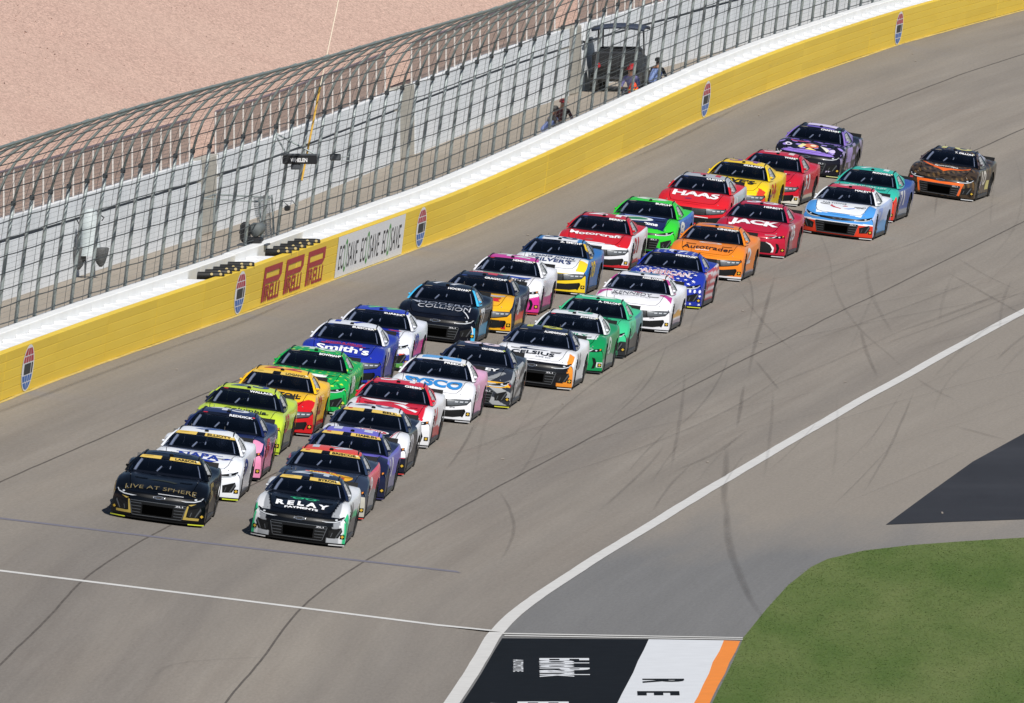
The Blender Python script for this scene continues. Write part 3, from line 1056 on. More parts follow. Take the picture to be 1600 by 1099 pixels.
# greenhouse
def screen_pt(a, b):
    x = (1.10 - .30 * a**2) * (1 - b) + (.17 - .10 * a**2) * b
    y = (.885 * (1 - b) + .645 * b) * a
    z = (.885 + .0 * a) * (1 - b) + (1.235 - .028 * a**2) * b + .035 * np.sin(PI * b)
    return np.stack(np.broadcast_arrays(x, y, z), -1)
KR = [0, .25, .5, .8, 1]; ZR = [1.235, 1.275, 1.292, 1.278, 1.245]
def roof_pt(k, v):
    x = .17 - 1.22 * k - .10 * v**2 * (1 - k) + .05 * v**2 * k
    y = v * (.645 - .05 * k)
    z = spl(k, KR, ZR) - .028 * v**2 - .035 * np.abs(v)**8
    return np.stack(np.broadcast_arrays(x, y, z), -1)
def gh_side(k, h):
    x0 = .80 + (.07 - .80) * h; x1 = -1.98 + (-1.00 + 1.98) * h
    x = x0 + (x1 - x0) * k
    yb = spl(k, [0, .3, .7, 1], [.885, .875, .83, .72]); yt = spl(k, [0, .3, .7, 1], [.645, .635, .61, .59])
    zb = spl(k, [0, .3, .7, 1], [.885, .86, .90, .97]); zt = spl(k, [0, .25, .5, .8, 1], [1.172, 1.212, 1.229, 1.215, 1.182])
    y = yb + (yt - yb) * h + .022 * np.sin(PI * h)
    z = zb + (zt - zb) * h + .035 * np.sin(PI * h) * (1 - np.clip(k * 8, 0, 1))
    return np.stack(np.broadcast_arrays(x, y, z), -1)
def rear_pt(a, b):
    x = (-1.98 - .06 * (1 - a**2)) * (1 - b) + (-1.05 + .05 * a**2) * b
    y = (.72 * (1 - b) + .595 * b) * a
    z = .97 * (1 - b) + (1.245 - .063 * a**2) * b + .03 * np.sin(PI * b)
    return np.stack(np.broadcast_arrays(x, y, z), -1)

def pgrid(fn, us, vs_, flip=False):
    U, Vv = np.meshgrid(us, vs_, indexing='ij')
    P = fn(U, Vv).reshape(-1, 3)
    F = grid_faces(len(us), len(vs_))
    return P, (F[:, ::-1] if flip else F)

vv = np.linspace(-1, 1, 81)
G_HOOD = pgrid(top_pt, np.linspace(.62, 2.31, 58), vv)
G_DECK = pgrid(top_pt, np.linspace(-2.40, .62, 40), np.linspace(-1, 1, 31))
G_NOSE = pgrid(nose_pt, np.linspace(0, 1, 34), vv)
G_TAIL = pgrid(lambda q, v: np.stack(np.broadcast_arrays(-2.40 - .05 * np.sin(PI * q) + .10 * np.abs(v)**4, (.895 + .04 * np.sin(PI * q)) * v, .965 - .05 * v**6 * (1 - q) - .70 * q), -1), np.linspace(0, 1, 8), np.linspace(-1, 1, 15), True)
G_SL, G_SR = side_grid(1), side_grid(-1)
G_ROOF = pgrid(roof_pt, np.linspace(0, 1, 26), np.linspace(-1, 1, 31), True)
# painted frame round the glass: windscreen posts, roof sides, rear quarters
def merge(*parts):
    V, F, o = [], [], 0
    for v, f in parts:
        V.append(np.asarray(v)); F += [tuple(int(i) + o for i in q) for q in f]
        o += len(v)
    return np.concatenate(V), F
def gh_frame():
    parts = []
    for s in (1, -1):
        parts.append(pgrid(lambda a, b: screen_pt(a, b), np.linspace(.94, 1, 4) * s, np.linspace(0, 1, 15), s < 0))
        ks = np.array([0, .03, .07, .11, .16, .22, .30, .38, .46, .54, .60, .66, .74, .82, .91, 1.0])
        hs = np.array([0, .05, .10, .2, .35, .5, .65, .78, .86, .93, 1.0])
        K, Hh = np.meshgrid(ks, hs, indexing='ij')
        P = gh_side(K, Hh) * [1, s, 1]
        F = grid_faces(len(ks), len(hs))
        i, j = np.divmod(F[:, 0], len(hs))
        win = (ks[i] >= .109) & (ks[i] < .599) & (hs[j] >= .099) & (hs[j] < .859)
        F = F[~win]
        parts.append((P.reshape(-1, 3), F if s > 0 else F[:, ::-1]))
        parts.append(pgrid(rear_pt, np.linspace(.86, 1, 3) * s, np.linspace(0, 1, 8), s > 0))
    return merge(*parts)
G_FRAME = gh_frame()
BODY_BVH = BVHTree.FromPolygons([tuple(p) for p in np.concatenate([G_HOOD[0], G_NOSE[0] , G_DECK[0]])],
    [tuple(map(int, f)) for f in G_HOOD[1]] + [tuple(int(i) + len(G_HOOD[0]) for i in f) for f in G_NOSE[1]] + [tuple(int(i) + len(G_HOOD[0]) + len(G_NOSE[0]) for i in f) for f in G_DECK[1]])
ROOF_BVH = BVHTree.FromPolygons([tuple(p) for p in G_ROOF[0]], [tuple(map(int, f)) for f in G_ROOF[1]])
SIDE_BVH = BVHTree.FromPolygons([tuple(p) for p in G_SL[0]], [tuple(map(int, f)) for f in G_SL[1]])

def drape(V, where, off=.004):
    """flat points to the body: hood/roof (x, y), nose (y, z), side (x, z)"""
    out = []
    for p in V:
        if where in ('hood', 'roof'):
            bv = BODY_BVH if where == 'hood' else ROOF_BVH
            h = bv.ray_cast(Vector((p[0], p[1], 2.0)), Vector((0, 0, -1)))
            out.append((p[0], p[1], (h[0].z if h[0] else .6) + off))
        elif where == 'nose':
            h = BODY_BVH.ray_cast(Vector((4, p[0], p[1])), Vector((-1, 0, 0)))
            out.append(((h[0].x if h[0] else 2.1) + off, p[0], p[1]))
        elif where == 'screen':
            q = screen_pt(np.array(p[0]), np.array(p[1]))
            out.append((q[0] + off * .5, q[1], q[2] + off))
        else:
            s = 1 if where == 'left' else -1
            h = SIDE_BVH.ray_cast(Vector((p[0], 2, p[1])), Vector((0, -1, 0)))
            out.append((p[0], s * ((h[0].y if h[0] else .95) + off), p[1]))
    return out

# ---- materials of the cars
def paint_mat():
    m, nt, b = new_mat('race car paint')
    at = node(nt, 'ShaderNodeAttribute', attribute_name='col')
    n = noise(nt, coords(nt, (1, 1, 1)), 2.3, 6, .6)
    dust = mixc(nt, ramp(nt, n, .55, .9, (0,) * 3, (.06,) * 3), at.outputs['Color'], C('8a8074'))
    nt.links.new(dust, b.inputs['Base Color'])
    b.inputs['Roughness'].default_value = .32
    b.inputs['Specular IOR Level'].default_value = .2
    b.inputs['Coat Weight'].default_value = .25
    b.inputs['Coat Roughness'].default_value = .07
    return m
M_PAINT = paint_mat()
def decal_mat():
    m, nt, b = new_mat('vinyl graphics')
    at = node(nt, 'ShaderNodeAttribute', attribute_name='col')
    nt.links.new(at.outputs['Color'], b.inputs['Base Color'])
    b.inputs['Roughness'].default_value = .4
    b.inputs['Specular IOR Level'].default_value = .25
    b.inputs['Coat Weight'].default_value = .2
    return m
M_DECAL = decal_mat()
def glass_mat():
    m, nt, b = new_mat('race car windscreen')
    nt.nodes.remove(b)
    out = nt.nodes['Material Output']
    tr = node(nt, 'ShaderNodeBsdfTransparent'); tr.inputs['Color'].default_value = (.42, .46, .56, 1)
    gl = node(nt, 'ShaderNodeBsdfGlossy'); gl.inputs['Roughness'].default_value = .03; gl.inputs['Color'].default_value = (.85, .9, 1, 1)
    fr = node(nt, 'ShaderNodeFresnel'); fr.inputs['IOR'].default_value = 1.46
    mx = node(nt, 'ShaderNodeMixShader')
    nt.links.new(fr.outputs[0], mx.inputs[0]); nt.links.new(tr.outputs[0], mx.inputs[1]); nt.links.new(gl.outputs[0], mx.inputs[2])
    nt.links.new(mx.outputs[0], out.inputs['Surface'])
    return m
M_GLASS = glass_mat()
M_TRIM = simple('black moulded trim', C('0d0e10'), .4, var=.15, nscale=20, spec=.3)
M_GRILLE = simple('dark grille mesh', C('131416'), .6, var=.5, nscale=60, spec=.25)
M_VOID = simple('painted shade black', C('030303'), 1.0, var=.1, spec=0.0)  # near-black colour stands in for deep shade in openings and cabin
M_GREY = simple('grey moulded bezel', C('55595e'), .4, .3, var=.1, nscale=12)
M_CHROME = simple('bright metal strip', C('c6cacf'), .18, .9, var=.05)
M_TYRE = simple('tyre rubber', C('1c1b1a'), .75, var=.25, nscale=10)
M_RIM = simple('dark alloy wheel', C('3c3d40'), .35, .8, var=.1)
M_CAGE = simple('pale roll cage padding', C('e6e9ec'), .6, var=.08)
M_SEAT = simple('dark cockpit trim', C('15161b'), .8, var=.1)
M_LENS = simple('headlamp decal', C('b4b9bf'), .2, var=.06)
M_SKIRT = simple('carbon side skirt', C('3b3b3c'), .5, var=.3, nscale=14)

def smesh(name, vf, m, smooth=True):
    me = mesh(name, vf[0], vf[1], smooth)
    me.materials.append(m)
    return me
S = {}
S['windscreen'] = smesh('windscreen', pgrid(screen_pt, np.linspace(-.94, .94, 25), np.linspace(0, 1, 15)), M_GLASS)
S['rear_window'] = smesh('rear_window', pgrid(rear_pt, np.linspace(-.86, .86, 15), np.linspace(0, 1, 8), True), M_GLASS)
def sidewin(s):
    P, F = pgrid(lambda k, h: gh_side(k, h) * [1, s, 1] - [0, .012 * s, 0], np.linspace(.11, .60, 10), np.linspace(.10, .86, 6), s < 0)
    return P, F
M_SIDEG = simple('side window opening', C('14161c'), .25, var=.1)
S['side_window_l'] = smesh('side_window', sidewin(1), M_SIDEG)
S['side_window_r'] = smesh('side_window', sidewin(-1), M_SIDEG)
# window net strips on the driver's side
wn_ = MB()
for k_ in np.linspace(.18, .42, 7):
    p0, p1 = gh_side(np.array(k_), np.array(.16)), gh_side(np.array(k_), np.array(.80))
    wn_.tube([tuple(p0), tuple(p1)], .009, 4)
for h_ in (.3, .5, .7):
    p0, p1 = gh_side(np.array(.16), np.array(h_)), gh_side(np.array(.44), np.array(h_))
    wn_.tube([tuple(p0), tuple(p1)], .008, 4)
S['window_net'] = wn_.mesh('window_net'); S['window_net'].materials.append(simple('window net webbing', C('8f9296'), .8))
# front splitter, side skirts, underfloor with wheel wells
def splitter():
    vs_ = np.linspace(-1, 1, 25)
    top = np.array([(2.475 - .37 * abs(v)**3.2, .99 * v, .075) for v in vs_])
    back = np.array([(1.95, .93 * v, .075) for v in vs_])
    n_ = len(vs_)
    V = np.concatenate([top, top - [0.005, 0, .028], back - [0, 0, .028], back])
    F = []
    for i in range(n_ - 1):
        for a_, b_ in ((0, 1), (1, 2), (2, 3), (3, 0)):
            F.append((a_ * n_ + i, a_ * n_ + i + 1, b_ * n_ + i + 1, b_ * n_ + i))
    return V, F
S['splitter'] = smesh('splitter', splitter(), M_TRIM, False)
for s, k_ in ((1, 'l'), (-1, 'r')):
    S['side_skirt_' + k_] = MB().box(2.02, .06, .09, (.025, .935 * s, .10), .012).mesh('side_skirt'); S['side_skirt_' + k_].materials.append(M_SKIRT)
uf = MB().box(4.3, 1.75, .03, (-.05, 0, .14))
uf.box(1.7, 1.66, .02, (-.35, 0, .80)).box(.9, 1.5, .02, (.70, 0, .83))
for cx in (1.42, -1.37):
    for s in (1, -1):
        n_ = 14
        pr = [(cx + .41 * math.cos(PI * k_ / n_), .335 + .41 * math.sin(PI * k_ / n_)) for k_ in range(n_ + 1)]
        V_ = [(x, s * .93, z) for x, z in pr] + [(x, s * .52, z) for x, z in pr]
        F_ = [(k_, k_ + 1, n_ + 2 + k_, n_ + 1 + k_) for k_ in range(n_)] + [tuple(range(n_ + 1, 2 * n_ + 2))]
        uf.add((V_, F_))
S['underbody'] = uf.mesh('underbody'); S['underbody'].materials.append(M_VOID)
# wheel
S['tyre'] = smesh('tyre', lathe_vf([(.23, -.16), (.30, -.172), (.333, -.165), (.347, -.13), (.350, 0), (.347, .13), (.333, .165), (.30, .172), (.23, .16)], 26), M_TYRE)
rv = MB().add(lathe_vf([(.235, .155), (.225, .13), (.19, .10), (.06, .115), (.05, .15), (.0, .15)], 20))
for k_ in range(10):
    a_ = 2 * PI * k_ / 10
    rv.tube([(.06 * math.cos(a_), .125, .06 * math.sin(a_)), (.222 * math.cos(a_), .135, .222 * math.sin(a_))], .017, 4)
S['rim'] = rv.mesh('rim', True); S['rim'].materials.append(M_RIM)
# spoiler, mirrors, roof gear, cockpit
sp = MB()
pts_ = [(-2.33, -.86), (-2.36, -.5), (-2.375, 0), (-2.36, .5), (-2.33, .86)]
for (x0, y0), (x1, y1) in zip(pts_[:-1], pts_[1:]):
    sp.add(([(x0, y0, .94), (x1, y1, .94), (x1 - .05, y1, 1.06), (x0 - .05, y0, 1.06), (x0 - .02, y0, .94), (x1 - .02, y1, .94), (x1 - .07, y1, 1.05), (x0 - .07, y0, 1.05)],
            [(0, 1, 2, 3), (7, 6, 5, 4), (3, 2, 6, 7), (0, 4, 5, 1), (1, 5, 6, 2), (0, 3, 7, 4)]))
S['spoiler'] = sp.mesh('spoiler'); S['spoiler'].materials.append(M_TRIM)
def rails(s):
    return tube_vf([tuple(roof_pt(np.array(k_), np.array(.90 * s)) + [0, 0, .012]) for k_ in (.06, .2, .4, .6, .8, .98)], [.006, .014, .017, .018, .02, .012], 6)
for s, k_ in ((1, 'l'), (-1, 'r')):
    S['roof_rail_' + k_] = MB().add(rails(s)).mesh('roof_rail', True); S['roof_rail_' + k_].materials.append(M_TRIM)
S['roof_camera'] = MB().box(.12, .085, .055, (.02, 0, 1.268), .018).mesh('roof_camera'); S['roof_camera'].materials.append(M_TRIM)
S['antenna'] = MB().tube([(-.62, .33, 1.25), (-.66, .33, 1.36)], .006, 5).tube([(-.62, -.38, 1.25), (-.66, -.38, 1.33)], .006, 5).mesh('antenna'); S['antenna'].materials.append(M_TRIM)
cg = MB()
for s in (1, -1):
    cg.tube([(.62, .69 * s, .90), (.44, .64 * s, 1.02), (.16, .56 * s, 1.165), (-.3, .50 * s, 1.20)], .012 if s > 0 else .032, 6)
cg.tube([(.06, -.53, 1.155), (.06, .53, 1.155)], .02, 6)
cg.tube([(.14, 0.05, 1.16), (.26, 0.03, 1.06), (.34, .02, .99)], .015, 6).tube([(.30, -.16, 1.02), (.44, -.24, .92)], .02, 6)
cg.tube([(-.55, -.5, .85), (-.55, -.48, 1.18), (-.55, .48, 1.18), (-.55, .5, .85)], .024, 6)
cg.tube([(-.55, .46, 1.15), (-.50, -.45, .86)], .022, 6)
S['roll_cage'] = cg.mesh('roll_cage', True); S['roll_cage'].materials.append(M_CAGE)
dv = MB().box(.16, .5, .55, (-.42, .33, .98), .05).box(.22, .13, .30, (-.30, .13, 1.05), .03).box(.22, .13, .30, (-.30, .53, 1.05), .03)
dv.box(.30, 1.45, .05, (.62, 0, .885), .02)
S['seat'] = dv.mesh('seat'); S['seat'].materials.append(M_SEAT)
hl = pgrid(lambda k, v: roof_pt(k, v * .97) - np.array([0, 0, .022]), np.linspace(.02, .98, 8), np.linspace(-1, 1, 9))
S['headliner'] = smesh('headliner', hl, M_VOID)
S['bulkhead'] = MB().add(([(-.80, -.80, .78), (-.80, .80, .78), (-.80, .62, 1.20), (-.80, .3, 1.255), (-.80, -.3, 1.255), (-.80, -.62, 1.20)], [(0, 1, 2, 3, 4, 5)])).mesh('bulkhead'); S['bulkhead'].materials.append(M_VOID)
S['helmet'] = smesh('driver_helmet', lathe_vf([(.0, .0), (.07, .01), (.115, .06), (.13, .13), (.11, .20), (.06, .245), (.0, .255)], 14, 'z'), simple('pale helmet', C('9aa0a8'), .3))

# ---- nose pieces of the three makes: flat outlines in (y, z) draped on the nose
def patch_vf(pts, where, off, maxlen=.05, thick=.0):
    V, T = refine(pts, poly_tris(pts), maxlen)
    P = drape(V, where, off)
    # outward winding
    q = [Vector(P[i]) for i in T[0]] if T else []
    out = {'hood': Vector((0, 0, 1)), 'roof': Vector((0, 0, 1)), 'nose': Vector((1, 0, 0)), 'left': Vector((0, 1, 0)), 'right': Vector((0, -1, 0)), 'screen': Vector((.5, 0, 1))}[where]
    if q and (q[1] - q[0]).cross(q[2] - q[0]).dot(out) < 0:
        T = [t[::-1] for t in T]
    return P, T
def mir(pts):
    return [(-p[0], p[1]) for p in pts]
def bar(y0, z0, y1, z1, w):
    return [(y0, z0 - w), (y1, z1 - w), (y1, z1 + w), (y0, z0 + w)]
def outline(pts, w):
    """thin bars along an open polyline"""
    return [[(a[0], a[1] - w), (b[0], b[1] - w), (b[0] + (0 if abs(b[0] - a[0]) > abs(b[1] - a[1]) else w * 2), b[1] + w), (a[0] + (0 if abs(b[0] - a[0]) > abs(b[1] - a[1]) else w * 2), a[1] + w)] for a, b in zip(pts[:-1], pts[1:])]
def group(list_, off):
    mb = MB()
    for p in list_:
        mb.add(patch_vf(p, 'nose', off))
    return mb
NOSE = {}
def add_piece(make, name, mat_, polys, off):
    # one mesh per side of the nose, centre pieces on their own
    sides = {}
    for p in polys:
        ym, yM = min(q[0] for q in p), max(q[0] for q in p)
        sides.setdefault('l' if ym > -.02 and yM > .1 else 'r' if yM < .02 and ym < -.1 else 'c', []).append(p)
    for k_, ps in sides.items():
        me = group(ps, off).mesh(name)
        me.materials.append(mat_)
        NOSE.setdefault(make, []).append((name, me))
def both(p):
    return [p, mir(p)]
# Chevrolet-shaped nose: slit lamps, dark upper band, wide lower grille with barred ends, corner vents
lamp = [(.40, .535), (.60, .565), (.80, .60), (.90, .635), (.905, .60), (.86, .555), (.74, .52), (.52, .505)]
add_piece('chev', 'grille_band', M_TRIM, [[(-.50, .505), (0, .475), (.50, .505), (.50, .555), (0, .555), (-.50, .555)]], .005)
add_piece('chev', 'headlight', M_TRIM, both(lamp), .008)
add_piece('chev', 'lamp_strip', M_LENS, both([(.46, .515), (.56, .498), (.74, .508), (.86, .545), (.905, .60), (.885, .60), (.845, .562), (.73, .528), (.56, .518)]) + both(ellipse(.755, .565, .028, .017, 10)), .012)
add_piece('chev', 'lower_grille', M_TRIM, [[(-.575, .41), (.575, .41), (.60, .385), (.515, .115), (-.515, .115), (-.60, .385)]], .006)
add_piece('chev', 'radiator_opening', M_VOID, [[(-.32, .345), (.32, .345), (.31, .15), (-.31, .15)]], .010)  # flat patch on the nose, the opening's shade is in its black colour
gb = []
for z in (.365, .30, .235, .175):
    gb += both(bar(.345, z, .575 - (.365 - z) * .3, z, .006))
gb += both([(.585, .40), (.60, .40), (.525, .125), (.51, .125)]) + [bar(-.58, .412, .58, .412, .006), bar(-.51, .118, .51, .118, .007)]
add_piece('chev', 'grille_bar', M_GREY, gb, .012)
add_piece('chev', 'corner_vent', M_GRILLE, both([(.625, .335), (.875, .415), (.905, .34), (.84, .20), (.64, .185)]), .007)
add_piece('chev', 'vent_blade', M_GREY, both([(.875, .40), (.892, .36), (.80, .205), (.775, .205)]) + both([(.70, .30), (.715, .30), (.69, .21), (.675, .21)]), .011)
bt = [(-.115, .535), (-.055, .535), (-.048, .552), (.062, .552), (.058, .535), (.12, .535), (.108, .508), (.05, .508), (.046, .492), (-.062, .492), (-.056, .508), (-.125, .508)]
add_piece('chev', 'badge', M_CHROME, outline(bt + [bt[0]], .005), .014)
# Ford-shaped nose: deep dark lamp band, slatted, body band, lower intake
band = [(-.93, .555), (-.62, .545), (-.3, .525), (0, .52), (.3, .525), (.62, .545), (.93, .555), (.945, .52), (.87, .43), (.62, .385), (.3, .345), (0, .335), (-.3, .345), (-.62, .385), (-.87, .43), (-.945, .52)]
add_piece('ford', 'grille_band', M_GRILLE, [band], .006)
add_piece('ford', 'headlight', M_GREY, both([(.42, .525), (.62, .535), (.92, .545), (.93, .52), (.87, .45), (.62, .405), (.45, .385)]), .010)
add_piece('ford', 'lamp_strip', M_LENS, both([(.60, .50), (.68, .503), (.67, .475), (.60, .472)]) + both([(.71, .505), (.79, .508), (.78, .48), (.71, .478)]) + both([(.82, .51), (.89, .513), (.88, .49), (.82, .484)]), .014)
gs = []
for z in (.50, .475, .45, .425, .40, .375):
    gs.append(bar(-.40, z, .40, z, .004))
add_piece('ford', 'grille_bar', M_GREY, gs, .012)
add_piece('ford', 'lower_grille', M_GRILLE, [[(-.80, .33), (-.5, .285), (0, .265), (.5, .285), (.80, .33), (.83, .29), (.79, .17), (.6, .135), (0, .12), (-.6, .135), (-.79, .17), (-.83, .29)]], .006)
add_piece('ford', 'intake_rim', M_TRIM, both([(.80, .335), (.84, .33), (.86, .28), (.81, .15), (.77, .165), (.815, .28)]), .010)
# Toyota-shaped nose: slim raked lamps, smooth centre, tall lower intake
lamp2 = [(.50, .545), (.70, .575), (.915, .615), (.925, .575), (.86, .535), (.70, .525), (.55, .525)]
add_piece('toyota', 'headlight', M_TRIM, both(lamp2), .008)
add_piece('toyota', 'lamp_strip', M_LENS, both([(.60, .535), (.66, .535), (.74, .588), (.71, .588)]) + both(ellipse(.80, .565, .026, .016, 8)) + both([(.42, .60), (.70, .615), (.70, .606), (.42, .59)]), .012)
add_piece('toyota', 'lamp_marker', simple('amber marker', C('d08030'), .3), both([(.865, .60), (.905, .605), (.905, .575), (.875, .565)]), .013)
add_piece('toyota', 'lower_grille', M_GRILLE, [[(-.46, .42), (.46, .42), (.60, .34), (.66, .23), (.62, .13), (-.62, .13), (-.66, .23), (-.60, .34)]], .006)
add_piece('toyota', 'corner_vent', M_TRIM, both([(.73, .40), (.80, .38), (.84, .28), (.81, .15), (.74, .13), (.77, .26)]), .008)
add_piece('toyota', 'nose_joint', M_VOID, [bar(-.62, .505, .62, .505, .004)], .006)
add_piece('toyota', 'badge', M_CHROME, outline([(-.06, .555), (-.03, .575), (.03, .575), (.06, .555), (.03, .535), (-.03, .535), (-.06, .555)], .005), .012)

# panel joints on the hood and at the nose
gp = MB()
for s in (1, -1):
    ln = [(1.02, .74), (1.3, .72), (1.6, .70), (1.9, .67), (2.12, .60), (2.2, .45), (2.235, .2), (2.24, 0)]
    for (x0, y0), (x1, y1) in zip(ln[:-1], ln[1:]):
        d_ = math.hypot(x1 - x0, y1 - y0)
        ex, ey = -(y1 - y0) / d_ * .006, (x1 - x0) / d_ * .006
        gp.add(patch_vf([(x0 + ex, s * (y0 + ey)), (x1 + ex, s * (y1 + ey)), (x1 - ex, s * (y1 - ey)), (x0 - ex, s * (y0 - ey))], 'hood', .003))
lv = MB()
for s in (1, -1):
    for x in (1.50, 1.56):
        lv.add(patch_vf([(x, s * .34), (x, s * .60), (x + .022, s * .60), (x + .022, s * .34)], 'hood', .005))
S['hood_louver'] = lv.mesh('hood_louver'); S['hood_louver'].materials.append(M_VOID)
S['panel_gap'] = gp.mesh('panel_gap'); S['panel_gap'].materials.append(M_VOID)

# ---- one car
def vcol(me, cols):
    a_ = me.color_attributes.new('col', 'FLOAT_COLOR', 'POINT')
    c4 = np.ones((len(me.vertices), 4), np.float32)
    c4[:, :3] = cols
    a_.data.foreach_set('color', c4.ravel())
BASE = {}
for nm, gfn, sm in (('hood', G_HOOD, 1), ('front_bumper', G_NOSE, 1), ('rear_deck', G_DECK, 1), ('rear_bumper', G_TAIL, 1), ('left', G_SL, 1), ('right', G_SR, 1), ('roof', G_ROOF, 1), ('pillar_frame', G_FRAME, 1)):
    me = mesh(nm, gfn[0], gfn[1], True)
    me.materials.append(M_PAINT)
    BASE[nm] = (me, np.array(gfn[0], float))
    me.use_fake_user = False
MIRR = [(MB().box(.05, .075, .05, (.44, s * .86, .97), .015).tube([(.46, s * .80, .96), (.44, s * .86, .97)], .014, 5).mesh('mirror')) for s in (1, -1)]
for me_ in MIRR:
    me_.materials.append(M_PAINT)

def paint(me, pts, base, rules, part):
    cols = np.tile(np.array(base, np.float32), (len(pts), 1))
    x, y, z = pts[:, 0], pts[:, 1], pts[:, 2]
    for parts, fn, c in rules:
        if part in parts or parts == '*':
            k_ = fn(x, y, z)
            cols[k_] = c
    vcol(me, cols)

rc_ = random.Random(3)
CONT = {}
for sd in ('left', 'right'):
    V_, F_, K_ = [], [], []
    for i in range(5):
        for j in range(3):
            x, z = .50 + .11 * i, .22 + .115 * j
            vf = patch_vf([(x, z), (x + .085, z), (x + .085, z + .07), (x, z + .07)], sd, .004, .2)
            o_ = len(V_)
            V_ += list(vf[0]); F_ += [tuple(q + o_ for q in t_) for t_ in vf[1]]
            K_ += [C(rc_.choice(('d8d8d8', '1c1c1e', 'b03038', 'd2b040', '3050a0', 'e4e4e4', '2f7a4a')))] * len(vf[0])
    me_ = mesh('contingency_decals', V_, F_)
    vcol(me_, np.array(K_, np.float32))
    me_.materials.append(M_DECAL)
    CONT[sd] = me_
class Decals:
    """flat graphics of one panel of one car, all in one mesh with a colour per vertex"""
    def __init__(self):
        self.v, self.f, self.c = [], [], []
    def add(self, vf, col):
        o = len(self.v)
        self.v += list(vf[0]); self.f += [tuple(i + o for i in t) for t in vf[1]]
        self.c += [col] * len(vf[0])
    def poly(self, pts, where, col, off=.004):
        self.add(patch_vf(pts, where, off), col)
    def text(self, s, where, box, col, off=.006, bold=.01, arc=0.0, shear=0.0, rot=False):
        """box = (u0, u1, w0, w1): hood/roof y from u0 to u1 and x from w0 (letter foot) to w1 (letter top)"""
        V, T = text_tris(s, bold)
        u0, u1, w0, w1 = box
        P = []
        for a_, b_ in V:
            u = u0 + (u1 - u0) * a_ + shear * b_
            w = w0 + (w1 - w0) * b_ + arc * (1 - (2 * a_ - 1)**2)
            P.append((w, u) if where in ('hood', 'roof') else (u, w))
        P, T = refine(P, T, .09)
        self.add((drape(P, where, off), T), col)
    def build(self, name, parent):
        if not self.v:
            return
        me = mesh(name, self.v, self.f)
        vcol(me, np.array(self.c, np.float32))
        me.materials.append(M_DECAL)
        return ob(name, me, None, parent)
